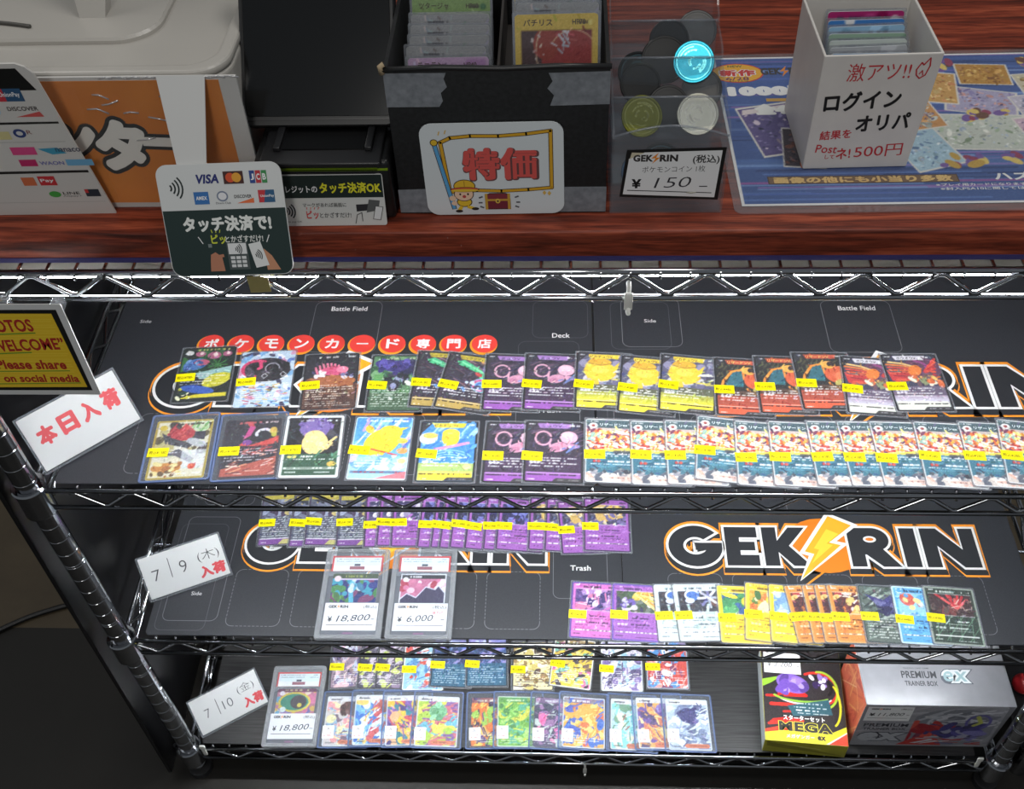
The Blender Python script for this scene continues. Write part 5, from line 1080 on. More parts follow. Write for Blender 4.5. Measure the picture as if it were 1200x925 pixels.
# ================================================================== ON THE COUNTER
ZT = ZC + 0.3
def register():
    root = thing('register_base', 'large white plastic register base at the left end of the counter', 'register', (-540, 190, ZT))
    w, d, h = 496, 292, 126
    mb = MB(); o = rrect(w, d, 30, 8); mb.prism(o, 0, h - 8, 0); mb.ring(o, rrect(w - 24, d - 24, 24, 8), h - 8, h, 0); mb.smooth = [False] * len(mb.f)
    b = mb.build('housing', WHITE_PL, root); bv = b.modifiers.new('bevel', 'BEVEL'); bv.width = .0032; bv.segments = 3; bv.limit_method = 'ANGLE'
    t = MB(); t.prism(rrect(w - 110, d - 70, 34, 8, -16, 22), h - 8, h - 3, 0, ch=2); t.build('tray_step', WHITE_PL, root)
    a = MB(); prof = [(-11, 0), (11, 0), (17, 40), (24, 120), (-24, 120), (-17, 40)]
    a.v = []; n = len(prof)
    for y in (0, 16): a.v += [(px + 117, -55 + y + pz * .55, h - 3 + pz) for px, pz in prof]
    a.f = [tuple(range(n)), tuple(range(2 * n))[:n - 1:-1]] + [(i, i + n, (i + 1) % n + n, (i + 1) % n) for i in range(n)]; a.m = [0] * len(a.f); a.smooth = [False] * len(a.f)
    a.build('screen_stand', WHITE_PL, root)
    m = MB(); m.prism(rrect(330, 10, 4, 4, -20, 0), 0, 210, 0)
    m.v = [(x, 34 + y + z * .5, h + 90 + z * .8) for x, y, z in m.v]; m.build('screen_back', WHITE_PL, root)
    c = MB(); c.tube([(-200 + 10 * i, -70 + 8 * math.sin(i * .35), h - 1.5) for i in range(28)], 1.6, 6); c.build('cable', flat((80, 78, 74), .5), root)
register()
def orange_sign():
    root = thing('shop_sign', 'orange plastic wrapped sign board standing against the white register base', 'sign', (-620, 42, ZT), (90, 0, 0))
    w, h = 337, 124                                            # local x to the right, y up, z towards the viewer
    mb = MB(); mb.box(0, w, 0, h, -1.0, 1.2); mb.build('board', flat((206, 204, 200), .5), root)
    f = MB(); f.box(2, w - 14, 5, h - 3, 1.2, 1.7); p = f.build('printed_sheet', noisy('orange_print', (204, 112, 20), (226, 138, 34), rough=.5, freq=8), root)
    k = Ink(1.85); X = lambda q: q + 620
    for j, (col, off) in enumerate(((BLACK, .15), (flat((232, 228, 220), .5), .075))):
        k.text('ン', X(-430), 68, 50, 50, col, off, -4, z=j * .1, fit=.16)
        k.text('タ', X(-390), 62, 50, 58, col, off, -4, z=j * .1 + .02, fit=.16)
        k.line([(X(-369), 66), (X(-332), 64)], 15 if j == 0 else 8.6, col, z=j * .1 + .02)
    k.build('lettering', p)
    s = MB(); s.box(-2, w + 2, -0.2, h + 1, 2.2, 2.35, 0)
    random.seed(4)
    s.build('clear_wrap', FILM, root)
    wr = MB(); R = random.Random(9)
    for i in range(9):
        x = 205 + R.uniform(0, 78); y = h - 14 - R.uniform(0, 46); wr.tube([(x, y, 2.5), (x + R.uniform(5, 10), y + R.uniform(-2, 2), 3.2), (x + R.uniform(12, 22), y + R.uniform(-5, 5), 2.5)], .7, 6)
    for i in range(10): wr.tube([(230 + i * 11, h - .5 + R.uniform(-1, 1), 2.4), (236 + i * 11, h + 1, 3.0), (241 + i * 11, h - .5, 2.4)], .7, 6)
    wr.build('wrap_crease', clear('crease_film', .35, (1, 1, 1), .08, .45, (210, 210, 210)), root)
orange_sign()
def pay_board():
    root, wd, ht, M = plane_root('payment_board', 'white standing board of payment logos at the far left of the counter', 'sign', (-640, 30, ZT), (-411, 34, ZT), (-652, 12, ZT + 152))
    # the right edge slopes: a parallelogram board
    pts = [(0, 0), (wd, 0), (wd - 15, ht - 9), (wd - 20, ht - 3), (wd - 26, ht), (0, ht)]
    mb = MB(); mb.prism(pts, 0, 1.6); mb.build('board', flat((206, 203, 198), .5), root)
    k = Ink(1.75); e = lambda y: wd - 17 * y / ht; D = (30, 28, 26)
    k.poly([(2, ht - 24), (e(ht - 24) - 4, ht - 24), (e(ht) - 10, ht - 4), (2, ht - 4)], flat((16, 18, 18), .4)); k.poly([(2, 103 - 4), (e(100) - 2, 100 - 1), (e(100) - 2, 97), (2, 96)], D); k.poly([(2, 48), (e(48) - 2, 49), (e(48) - 2, 46.4), (2, 45)], D)
    def chip(x, y, w, h, c, t=None, tc=W_): k.rect(x, y, x + w, y + h, c, .05); (k.text(t, x + w / 2, y + h / 2, w * .8, h * .45, tc, .02, z=.1) if t else None)
    chip(wd - 51, 119, 20, 12, (44, 84, 120), 'UnionPay'); k.rect(wd - 51, 119, wd - 45, 131, (196, 52, 66), .08)
    k.ell(wd - 66, 125, 8, 7.5, BLACK, .05); k.ell(wd - 68, 125, 6, 5.4, (226, 150, 50), .08); k.ell(wd - 60, 110, 6, 5, (190, 206, 226), .05); k.ell(wd - 60, 110, 3.6, 3.2, (90, 120, 170), .08)
    k.text('DISCOVER', wd - 36, 112, 24, 4, (70, 60, 60), .02, z=.06); k.poly([(wd - 44, 104), (wd - 22, 104), (wd - 24, 109)], (206, 84, 80), .06)
    k.ell(wd - 48, 88, 5, 4.4, (50, 66, 120), .05); k.ell(wd - 48, 88, 2.6, 2.2, (206, 204, 200), .08); k.text('R', wd - 40, 89, 4, 4, (120, 50, 50), z=.05); chip(wd - 66, 82, 10, 8, (206, 196, 140)); k.rect(2, 78.8, e(78) - 6, 79.3, (170, 168, 164), .05)
    chip(wd - 62, 66, 20, 8, (214, 70, 130)); k.poly([(wd - 40, 72), (wd - 30, 66), (wd - 18, 67), (wd - 24, 73)], (60, 150, 180), .05); k.text('nanaco', wd - 8 - 8, 70.5, 20, 4, (70, 70, 90), .02, z=.05); chip(wd - 60, 54, 14, 7, (190, 40, 100)); k.text('WAON', wd - 34, 57, 20, 4, (110, 110, 170), .02, z=.05); chip(wd - 22, 54, 22, 6.5, (110, 170, 206))
    chip(wd - 52, 33, 14, 10, (196, 50, 56), 'Pay'); chip(wd - 66, 33, 11, 9, (206, 110, 70)); k.ell(wd - 44, 23, 5, 3.4, (70, 160, 70), .05); k.text('LINE', wd - 30, 24, 14, 3, D, .01, z=.05); k.text('Alipay+', wd - 30, 20.6, 16, 2.4, (120, 120, 120), z=.05); chip(wd - 18, 20, 12, 8, (40, 50, 60)); k.rect(wd - 18, 24, wd - 15, 28, (200, 60, 60), .09); k.rect(2, 14, e(14) - 3, 14.4, (176, 174, 170), .05)
    k.build('logo_print', root)
    st = MB(); st.add([(20, 4, 0), (70, 4, 0), (70, 110, 0), (20, 110, 0), (20, 4, -1), (70, 4, -1), (70, 110, -1), (20, 110, -1)], [(0, 1, 2, 3), (7, 6, 5, 4), (0, 4, 5, 1), (1, 5, 6, 2), (2, 6, 7, 3), (3, 7, 4, 0)]); st.build('back_flap', flat((206, 203, 198), .5), root)
pay_board()
def terminal():
    root = thing('card_terminal', 'black card payment terminal with large blank screen behind a touch payment sign', 'payment terminal', (-226, 0, ZT))
    mb = MB(); mb.box(-54, 56, 22, 150, 0, 58, 0, 4); mb.build('body', TERM, root)
    s = MB(); s.box(-46, 46, 20.6, 22.4, 50.2, 51.8); s.box(-46, 54.2, 20.6, 22.4, 49.9, 51.2); s.build('green_line', flat((120, 150, 20), .4), root)
    l = MB(); l.box(-47, 50, 14, 70, 58, 62, 0, 1.5); l.box(-38, -32, 30, 64, 62, 66, 0, 1); l.box(36, 42, 30, 64, 62, 66, 0, 1); l.build('slot_frame', flat((30, 30, 32), .35), root)
    e = MB(); e.box(-31, 35, 32, 62, 62, 63.2); e.build('card_slot', flat((5, 5, 6), .3), root)
    g = Ink(0); g.z = 0; b2 = MB()
    b2.box(-20, 44, 20.9, 22.2, 40, 48); b = b2.build('arrow_strip', flat((34, 34, 36), .4), root)
    a = MB(); Y0 = 20.7
    for poly in ([(16, 44), (20, 46.4), (20, 44.7), (34, 44.7), (34, 43.3), (20, 43.3), (20, 41.6)], [(37, 41.5), (43, 41.5), (43, 46.5), (38, 46.5)]): a.add([(x, Y0, z) for x, z in poly], [list(range(len(poly)))])
    a.build('arrow_print', flat((120, 120, 122), .5), root)
    n = MB(); n.box(-40, 40, 98, 150, 58, 84, 0, 5); n.build('neck', TERM, root)
    sc = link('screen_unit', None, root, (-4, 58, 67), (51, 0, 0))
    f = MB(); f.prism(rrect(126, 150, 7, 5, 0, 75), -12, 0, 0, ch=1.2); fo = f.build('screen_frame', TERM, root, (-4, 58, 67), (51, 0, 0)); bpy.data.objects.remove(sc)
    p = MB(); p.prism(rrect(119, 116, 4, 5, 0, 66), 0, .7, 0, ch=.3); p.build('screen', SCREEN, fo)
    r = MB(); r.ring(rrect(124, 122, 6, 5, 0, 66), rrect(121, 119, 5, 5, 0, 66), 0, 1.0, 0); r.build('bezel', flat((34, 34, 35), .3), fo)
    c = Ink(.2); c.ell(2, 132, 3, 2.4, (24, 24, 25)); c.build('camera_dot', fo)
terminal()
INK_D = (26, 46, 46)
def arcs(k, cx, cy, r, c, z=.1, wd=1.2, rot=0):
    for i in range(1, 5):
        a = r * i / 4; k.line([(cx + a * math.cos(math.radians(t + rot)), cy + a * math.sin(math.radians(t + rot))) for t in range(-42, 43, 12)], wd, c, z)
def terminal_sign():
    root = thing('payment_sign', 'small touch payment sign in dark green and white on the black terminal', 'sign', (-267, 14.5, ZT), (82, 0, 0.6))
    w, h = 90, 47; mb = MB(); mb.prism(rrect(w, h, 2, 3, w / 2, h / 2), 0, 1.2); mb.build('board', flat((212, 212, 208), .5), root)
    k = Ink(1.3); k.rect(.6, 26, w - .6, h - .6, (16, 34, 30)); k.text('クレジットの', 20, 34, 32, 6.4, W_, .02, z=.05); k.text('タッチ決済OK', 63, 35, 50, 10, (226, 220, 40), .04, z=.05)
    arcs(k, 6, 14, 9, (30, 40, 40), .05); k.text('Tap to pay OK', 11, 4, 17, 2, (40, 40, 40), z=.05); k.text('マークがあれば画面に', 40, 19.5, 36, 4, (40, 40, 40), .01, z=.05); k.text('ピッ', 29, 10.5, 10, 8, (206, 60, 60), .03, z=.05); k.text('とかざすだけ!', 48, 10, 26, 5, (40, 40, 40), .01, z=.05)
    for i in range(4): k.line([(25 + i * 3, 15.6), (25 + i * 3.4, 17.4)], .6, (206, 60, 60), .05)
    k.poly([(66, 13), (76, 14), (76, 20), (66, 19.5)], (40, 40, 44), .05); k.poly([(74, 12), (84, 14), (86, 23), (77, 24)], (90, 92, 92), .08); k.poly([(79, 6), (85, 5), (88, 17), (82, 18)], (226, 226, 226), .11); k.line([(79, 6), (85, 5), (88, 17), (82, 18), (79, 6)], .5, (60, 60, 60), .14); k.line([(64, 2), (66, 10), (70, 12), (70, 4)], .6, (60, 60, 60), .1)
    k.build('lettering', root)
terminal_sign()
def touch_sign():
    root, wd, ht, M = plane_root('payment_sign', 'dark green touch payment sign hanging over the counter edge on a white strip', 'sign', (-350, -30, 325), (-249.5, -30, 328.5), (-358, 6, 409))
    mb = MB(); o = rrect(wd, ht, 9, 6, wd / 2, ht / 2); mb.prism(o, 0, 1.2); mb.build('board', flat((214, 216, 215), .5), root)
    k = Ink(1.3); y1 = ht * .60; lo = [p for p in rrect(wd - 1, ht - 1, 8.5, 6, wd / 2, ht / 2) if p[1] < y1]
    lo = sorted([p for p in lo if p[0] > wd / 2], key=lambda p: -p[1])[::1]; left = [(wd - x, y) for x, y in lo][::-1]
    k.poly([(wd - .5, y1)] + lo + left + [(.5, y1)], (22, 46, 44))
    arcs(k, 8, ht * .80, 12, (30, 44, 44), .05, 1.3); k.text('VISA', 41, ht * .87, 18, 7.4, (30, 40, 110), .04, 0, .2, .05)
    def chip(x, y, w, h, c): k.rect(x, y, x + w, y + h, c, .05)
    chip(54, ht * .82, 16, 10, (70, 34, 30)); k.ell(59.5, ht * .82 + 5, 3.8, 3.8, (214, 80, 40), .08); k.ell(64.5, ht * .82 + 5, 3.8, 3.8, (226, 160, 50), .09)
    for i, c in enumerate(((40, 70, 140), (190, 50, 60), (60, 140, 80))): chip(75 + i * 4.8, ht * .82, 4.2, 10, c); k.text('JCB'[i], 77.1 + i * 4.8, ht * .82 + 5, 2.8, 5, W_, .03, z=.09)
    chip(28, ht * .65, 12, 10, (50, 110, 176)); k.text('AMEX', 34, ht * .65 + 5, 9, 3, W_, .03, z=.09); k.ell(51, ht * .65 + 6, 4.6, 4.2, (120, 130, 150), .05); k.ell(51, ht * .65 + 6, 3.4, 3, (226, 226, 228), .07); k.text('Diners Club', 51, ht * .65 + .6, 12, 1.7, (70, 70, 80), z=.05)
    k.text('DISCOVER', 67.5, ht * .65 + 5.4, 14, 2.6, (50, 46, 46), .02, z=.05); k.poly([(62, ht * .65), (76, ht * .65), (76, ht * .65 + 4)], (226, 110, 60), .05); chip(80, ht * .65, 13, 10, (40, 90, 130)); k.poly([(80, ht * .65), (84, ht * .65), (86, ht * .65 + 10), (80, ht * .65 + 10)], (196, 50, 60), .07); k.text('UnionPay', 87, ht * .65 + 5, 11, 2.6, W_, .02, z=.09)
    k.text('タッチ決済で!', wd * .51, ht * .475, 72, 13, (232, 234, 230), .05, z=.05); k.text('ピッ', wd * .42, ht * .335, 12, 8, (206, 214, 60), .03, z=.05); k.text('とかざすだけ!', wd * .63, ht * .335, 31, 6, (226, 228, 224), .02, z=.05)
    k.line([(26, ht * .36), (29, ht * .30)], .7, W_, .05); k.line([(84, ht * .36), (81.5, ht * .30)], .7, W_, .05)
    for i in range(3): k.line([(38 + 3 * i, ht * .395), (37.4 + 3.6 * i, ht * .42)], .6, (206, 214, 60), .05)
    k.rect(48, 5, 65, 28, (70, 80, 80), .05); k.rect(49, 18, 64, 27, (226, 228, 228), .07); arcs(k, 54, 22, 6, (60, 66, 66), .09, .8)
    for i in range(9): k.rect(50 + (i % 3) * 4.6, 7 + (i // 3) * 3.4, 53.6 + (i % 3) * 4.6, 9.4 + (i // 3) * 3.4, (220, 222, 222), .07)
    k.poly([(66, 26), (76, 28), (81, 8), (70, 6)], (226, 228, 226), .1); arcs(k, 70, 16, 6, (50, 56, 56), .12, .8, 15); k.poly([(78, 22), (84, 16), (90, 4), (79, 4)], (196, 140, 106), .07)
    k.poly([(32, 4), (44, 4), (43, 16), (38, 20), (34, 18), (33, 12)], (184, 124, 96), .07); k.line([(37, 16), (44, 17)], 2.4, (184, 124, 96), .08); k.rect(33, 24, 36, 27, (120, 130, 130), .05)
    k.build('lettering', root)
    inv = M.inverted(); L = lambda p: tuple((inv @ (Vector(p) * MM)) / MM)
    a = [(-344, 38.6, 468.5), (-306, 38.6, 468.5)]; b = [(-334, 2, 402), (-312, 2, 402)]
    s = MB(); q = [L(a[0]), L(a[1]), L(b[1]), L(b[0])]; q2 = [L((x, y + 1, z - .6)) for x, y, z in (a[0], a[1], b[1], b[0])]
    s.add(q + q2, [(3, 2, 1, 0), (4, 5, 6, 7), (0, 1, 5, 4), (1, 2, 6, 5), (2, 3, 7, 6), (3, 0, 4, 7)]); s.build('hanging_strip', flat((206, 206, 204), .45), root)
touch_sign()

# ------------------------------------------------------------------ black sale box with sleeved cards
def sale_box():
    x0, y0, w, d, h = -166.8, 30, 170, 190, 135
    root = thing('sale_box', 'black cardboard box patched with silver tape holding rows of sleeved cards', 'box', (x0, y0, ZT))
    mb = MB(); mb.box(0, w, 0, 3, 0, h, 0, .8); mb.box(0, w, d - 3, d, 0, h, 0, .8); mb.box(0, 3, 3, d - 3, 0, h); mb.box(w - 3, w, 3, d - 3, 0, h); mb.box(0, w, 0, d, 0, 3)
    mb.build('carton', CARDBOARD, root)
    i = MB(); i.box(3.4, 83, 3.4, d - 3.4, 3, 34); i.box(85, w - 3.4, 3.4, d - 3.4, 3, 68); i.box(83, 85, 6, d - 4, 3, 112); i.build('raised_insert', flat((52, 48, 46), .7), root)
    r = MB(); r.tube([(-1, 0, h - 1), (40, .3, h + .4), (90, 1, h - 1.4), (130, .2, h + .6), (w + 1, 0, h)], 2.2, 8); r.build('front_rim', flat((30, 30, 31), .4), root)
    R = random.Random(3)
    for pts in ([(-.4, h - 4), (47, h - 4), (45, h - 9), (47, h - 16), (42, h - 21), (43, h - 28), (40, h - 33), (-.4, h - 33)], [(w + .4, h - 4), (124, h - 5), (127, h - 12), (123, h - 18), (128, h - 24), (125, h - 33), (w + .4, h - 32)], [(-.4, 1), (28, 1), (28, 25), (-.4, 24)], [(w + .4, 1), (130, 1), (130, 26), (w + .4, 26)]):
        t = MB(); n = len(pts); t.add([(x, -.25, z) for x, z in pts] + [(x, -.02, z) for x, z in pts], [list(range(n)), list(range(2 * n - 1, n - 1, -1))] + [(k, (k + 1) % n, n + (k + 1) % n, n + k) for k in range(n)]); t.build('tape_patch', DUCT, root)
    c = MB(); c.tube([(-1, -1, h - 4), (-1.6, -.6, h + 2), (1, .6, h + 3)], 2.4, 6); c.build('torn_corner', flat((170, 150, 120), .8), root)
sale_box()
def sale_sign():
    root, wd, ht, M = plane_root('sale_sign', 'white rounded sale sign with red characters on the black sale box', 'sign', (-143.6, 28.2, 341.5 + 1.2), (-30.5, 28.2, 344.2), (-144.2, 28.2, 430.5))
    mb = MB(); mb.prism(rrect(wd, ht, 10, 6, wd / 2, ht / 2), 0, 1.3); mb.build('board', flat((222, 228, 230), .5), root)
    k = Ink(1.4); Yw = (222, 168, 40); Br = (70, 50, 40)
    top = [(16, 71), (24, 75), (40, 76.5), (62, 76), (84, 77.5), (103, 80)]; bot = [(103, 26), (84, 24.4), (62, 23.4), (42, 24.5), (20, 23)]
    fl = top + bot; k.line(fl, 3.6, Br, closed=True); k.line(fl, 2.4, Yw, .04, True)
    k.line([(11, 70), (22, 7)], 4, Br, .06); k.line([(11, 70), (22, 7)], 2.8, (96, 170, 220), .08); k.ell(11, 71, 3.2, 3.2, Br, .09); k.ell(11, 71, 2.5, 2.5, (232, 190, 50), .11)
    for x, y in ((15, 78), (20, 79)): k.line([(x, y), (x + 1, y + 3)], .9, (222, 180, 90), .05)
    k.text('特価', 62.6, 49.4, 62, 32, (110, 70, 70), .07, z=.1); k.text('特価', 62, 50, 60, 31, (222, 90, 84), .06, z=.13)
    # small child in a yellow cap and shirt, and a chest
    k.ell(31, 13, 6.4, 5, Br, .2); k.ell(31, 13, 5.6, 4.2, (236, 196, 50), .22); k.line([(28, 8), (26, 4.6)], 3, (236, 196, 50), .22); k.line([(34, 8), (38, 6.4)], 3, (236, 196, 50), .22); k.ell(26, 3.8, 3, 1.5, (40, 36, 36), .24); k.ell(39.5, 6, 3, 1.5, (40, 36, 36), .24)
    k.ell(31, 21, 8.2, 7.2, Br, .25); k.ell(31, 21, 7.5, 6.5, (242, 206, 176), .27); k.ell(28, 21, .8, 1.1, (40, 30, 30), .3); k.ell(34.4, 21, .8, 1.1, (40, 30, 30), .3); k.ell(31.2, 18.6, 1.5, 1.5, (190, 70, 70), .3)
    k.ell(32, 29, 9, 6.5, Br, .26); k.ell(32, 29, 8.3, 5.8, (236, 190, 50), .28); k.ell(32, 25.6, 12, 2.6, Br, .31); k.ell(32, 25.8, 11.2, 2, (206, 90, 60), .33); k.ell(32, 24.8, 11.4, 1.4, (236, 196, 60), .34); k.line([(32, 34), (32, 27)], .5, (170, 120, 40), .35); k.ell(21.5, 17, 2.8, 2.6, (242, 206, 176), .36); k.ell(22.6, 12, 2.4, 2.2, (242, 206, 176), .36)
    k.rect(48, 5, 69, 15, Br, .2); k.rect(48.8, 5.8, 68.2, 14.4, (120, 40, 56), .22); k.poly([(48, 15), (69, 15), (68, 20), (65, 21.6), (52, 21.6), (49, 20)], Br, .2); k.poly([(49, 15.4), (68, 15.4), (67, 19.6), (64.6, 20.8), (52.4, 20.8), (50, 19.6)], (136, 50, 62), .22); k.rect(48, 13.6, 69, 15.6, (206, 160, 60), .24)
    for x in (48, 66.6): k.rect(x, 5, x + 2.2, 21, (206, 160, 60), .25)
    k.ell(58.5, 13.6, 2, 2.4, (226, 190, 80), .27); k.ell(58.5, 13.4, .8, 1, Br, .29)
    for x, y, a in ((43.5, 17, 1), (43, 12, 0), (44, 8, -1), (73, 17, 1), (74, 12, 0), (73, 8, -1)): k.line([(x, y), (x + 2.4, y + a)], 1.4, (90, 90, 96), .2)
    for x, y in ((97, 21), (101, 20.4)): k.poly([(x - 1.6, y), (x, y + 2.4), (x + 1.6, y), (x, y - 2.4)], (222, 180, 90), .1)
    k.build('sign_print', root)
sale_sign()
@art('old_gold')
def _(h):
    c = Cv(63, h, .9); c.rect(0, 0, 63, h, (206, 178, 80)); c.window(5, 20, 58, h - 12); c.rect(0, 0, 63, h, (120, 34, 44)); c.rect(0, 0, 24, h, (70, 44, 48)); c.ell(42, 52, 22, 26, (150, 46, 46)); c.ell(24, 66, 10, 12, (150, 56, 44)); c.arc(26, 60, 10, 20, 60, 250, .9, (206, 180, 150)); c.arc(44, 52, 20, 24, -40, 140, .9, (206, 170, 140))
    c.ell(40, 44, 9, 8, (206, 90, 60)); c.strokes(30, 56, 48, 76, 9, [(206, 206, 216), (170, 180, 196)], 1.4, 10, 120, 7, 50); c.blobs(6, 44, 24, 74, 10, [(200, 190, 190)], .5, .9, 3); c.free(); c.rect(5, h - 12.5, 58, h - 11.6, (150, 120, 50)); c.txt(48, 56, h - 8, 2.4, (90, 70, 40), 3); c.ell(57, h - 7, 2, 2, (220, 206, 120)); c.txt(6, 56, 12, 1.4, (90, 70, 40), 4); return c.noise(6, 3)
@art('old_green')
def _(h):
    c = Cv(63, h, .9); c.rect(0, 0, 63, h, (130, 160, 96)); c.window(5, 20, 58, h - 12); c.rect(0, 0, 63, h, (50, 66, 44)); c.strokes(5, 40, 58, h - 10, 40, [(120, 130, 60), (70, 96, 60), (170, 160, 80), (40, 60, 60)], 1.6, 12, 60, 5, 70); c.free(); c.rect(5, h - 12.5, 58, h - 11.6, (206, 210, 190)); c.txt(46, 54, h - 8, 2.4, (50, 60, 40), 3); c.ell(57, h - 7, 2.4, 2.4, (60, 110, 70)); return c.noise(6, 3)
@art('old_lilac')
def _(h):
    c = Cv(63, h, .9); c.rect(0, 0, 63, h, (190, 160, 196)); c.window(5, 20, 58, h - 12); c.rect(0, 0, 63, h, (110, 90, 130)); c.blobs(5, 40, 58, h - 12, 20, [(150, 120, 170), (90, 70, 110)], 2, 6, 5); c.free(); c.txt(14, 30, h - 8, 2.6, (110, 50, 100), 3); c.poly([(40, h - 12), (46, h - 2), (60, h - 2), (60, h - 12)], (170, 130, 180)); return c.noise(6, 3)
@art('old_grey')
def _(h):
    c = Cv(63, h, .9); c.rect(0, 0, 63, h, (150, 152, 156)); c.window(5, 20, 58, h - 12); c.rect(0, 0, 63, h, (70, 70, 80)); c.free(); c.txt(14, 30, h - 8, 2.6, (60, 60, 70), 3); return c.noise(6, 3)
def standing_cards():
    zb = ZT + 34.4
    def stand(design, x, y, lean, z, label, name=None, rot=0):
        h = 88; o = link('trading_card', card_mesh(design, 88.0), None, (x, y + math.sin(math.radians(90 - lean)) * 0 , z), (0, 0, 0)); tag(o, label, 'trading card', 'sleeved cards standing in the black sale box')
        a = math.radians(lean); o.rotation_euler = (a, 0, math.radians(rot)); o.location = Vector((x, y + math.cos(a) * 45.5, z + math.sin(a) * 46)) * MM
        link('sleeve', sleeve_meshes(88.0), o)
        if name:
            k = Ink(.4); k.text(name[0], -14, 38, name[1], 5, (60, 44, 20), .02); k.text(name[2], 17, 38, 10, 4, (60, 44, 20), .02); k.build('name_print', o)
    ordl = ['frontmost', 'second', 'third', 'fourth', 'fifth', 'sixth', 'rearmost']
    ds = ['old_lilac', 'old_grey', 'old_grey', 'old_grey', 'old_grey', 'old_green', 'old_grey']
    ys = [40, 51, 62, 73, 85, 98, 116]; zs = [2, 5, 8, 11, 14, 21, 25]
    nm = {0: ('ラニラン', 20, 'HP40'), 5: ('ツタージャ', 24, 'HP60')}
    lk = {0: 'lilac', 5: 'green'}
    RR = random.Random(2)
    for i in range(7): stand(ds[i], -122.5 + RR.uniform(-1.6, 1.6), ys[i], 72, zb + zs[i], '%s sleeved card standing in the left row of the black sale box, %s' % (lk.get(i, 'grey'), ordl[i]), nm.get(i), RR.uniform(-1.5, 1.5))
    ds2 = ['old_gold', 'old_grey', 'old_grey', 'old_gold', 'old_grey']; ys2 = [42, 57, 71, 85, 99]; zs2 = [36, 37, 39, 42, 45]
    for i in range(5): stand(ds2[i], -37.5 + RR.uniform(-1.5, 1.5), ys2[i], 72, zb + zs2[i], '%s sleeved card standing in the right row of the black sale box, %s' % ('gold' if i in (0, 3) else 'grey', ordl[i] if i < 4 else 'rearmost'), ('パチリス', 22, 'HP70') if i == 0 else None, RR.uniform(-1.5, 1.5))
standing_cards()

# ------------------------------------------------------------------ stepped coin bins
def coin_bins():
    x0, y0, w = 8.5, 28.8, 89
    root = thing('coin_bin', 'clear plastic stepped bin of four tiers full of collectible coins', 'bin', (x0, y0, ZT))
    hs = [74, 82.5, 93, 103]; p = 42
    mb = MB(); f = MB()
    for i, h in enumerate(hs):
        y = i * p
        if i == 0:
            pts = [(0, 0), (w, 0), (w, h)] + [(w * (1 - t / 8), h + 9.5 * math.sin(math.pi * t / 8)) for t in range(1, 8)] + [(0, h)]
        else: pts = [(0, 0), (w, 0), (w, h), (0, h)]
        n = len(pts); q = MB(); q.add([(a, y, b) for a, b in pts] + [(a, y + 1.6, b) for a, b in pts], [list(range(n)), list(range(2 * n - 1, n - 1, -1))] + [(k, n + k, n + (k + 1) % n, (k + 1) % n) for k in range(n)]); q.build('front_wall' if i == 0 else 'divider', BIN, root)
        rim = MB(); tp = [pt for pt in pts if pt[1] > 5]; tp = tp if i == 0 else [(w, h), (0, h)]
        rim.tube([(a, y + .8, b) for a, b in tp], 1.0, 6); rim.build('wall_rim', RIM, root)
    b = MB(); b.box(0, w, 4 * p, 4 * p + 1.6, 0, 112); b.build('back_wall', BIN, root)
    for xs in (-1.6, w):
        s = MB(); pts = [(0, 0), (4 * p + 1.6, 0), (4 * p + 1.6, 112), (3 * p + 20, 112)]
        for i in (3, 2, 1, 0):
            y = i * p; pts += [(y + 14, hs[i] + 6), (y + 5, hs[i] + 4), (y, hs[i] - 2)]
            if i: pts += [(y, hs[i - 1] + 6)]
        n = len(pts); s.add([(xs, a, z) for a, z in pts] + [(xs + 1.6, a, z) for a, z in pts], [list(range(n)), list(range(2 * n - 1, n - 1, -1))] + [(k, (k + 1) % n, n + (k + 1) % n, n + k) for k in range(n)]); s.build('side_wall', BIN, root)
    fl = MB(); fl.box(0, w, 1.6, 4 * p, 0, 1.6)
    for i, z in enumerate((28, 42, 50, 58)): fl.box(0, w, i * p + 1.6, (i + 1) * p, z, z + 1.4)
    fl.build('floor_plate', BIN, root)
    # price label taped on the front
    l = MB(); l.add([(6, -.5, 17), (86, -.5, 13.5), (88, -.5, 64), (10, -.5, 62)], [(0, 1, 2, 3)]); l.add([(6, -.1, 17), (86, -.1, 13.5), (88, -.1, 64), (10, -.1, 62)], [(3, 2, 1, 0)]); lab = l.build('price_label', BLACK, root)
    k = Ink(.0); k.poly([(8.5, 19.5), (83, 16), (85, 61.5), (24, 60), (12, 54)], PAPER); k.poly([(12.6, 54), (24, 59.6), (14, 60)], flat((206, 196, 170), .6), .02)
    logo_text(k, 33, 54.5, 36, 6.5, .05); k.text('(税込)', 73, 53, 21, 9, (40, 40, 40), .02, z=.05); k.text('ポケモンコイン 1枚', 48, 44, 50, 6, (50, 50, 54), -.005, 1, z=.05); k.text('¥', 19, 30, 8, 9, BLACK, .05, z=.05); k.text('150', 48, 31, 30, 10, (50, 50, 56), -.01, 2, .2, .05); k.line([(70, 27), (76, 27)], .9, BLACK, .05); k.line([(12, 23.5), (80, 20.5)], .8, BLACK, .05)
    k.mb.v = [(x, -.62 - z, y) for x, y, z in k.mb.v]; k.build('label_lettering', lab)
coin_bins()
COINS = {}
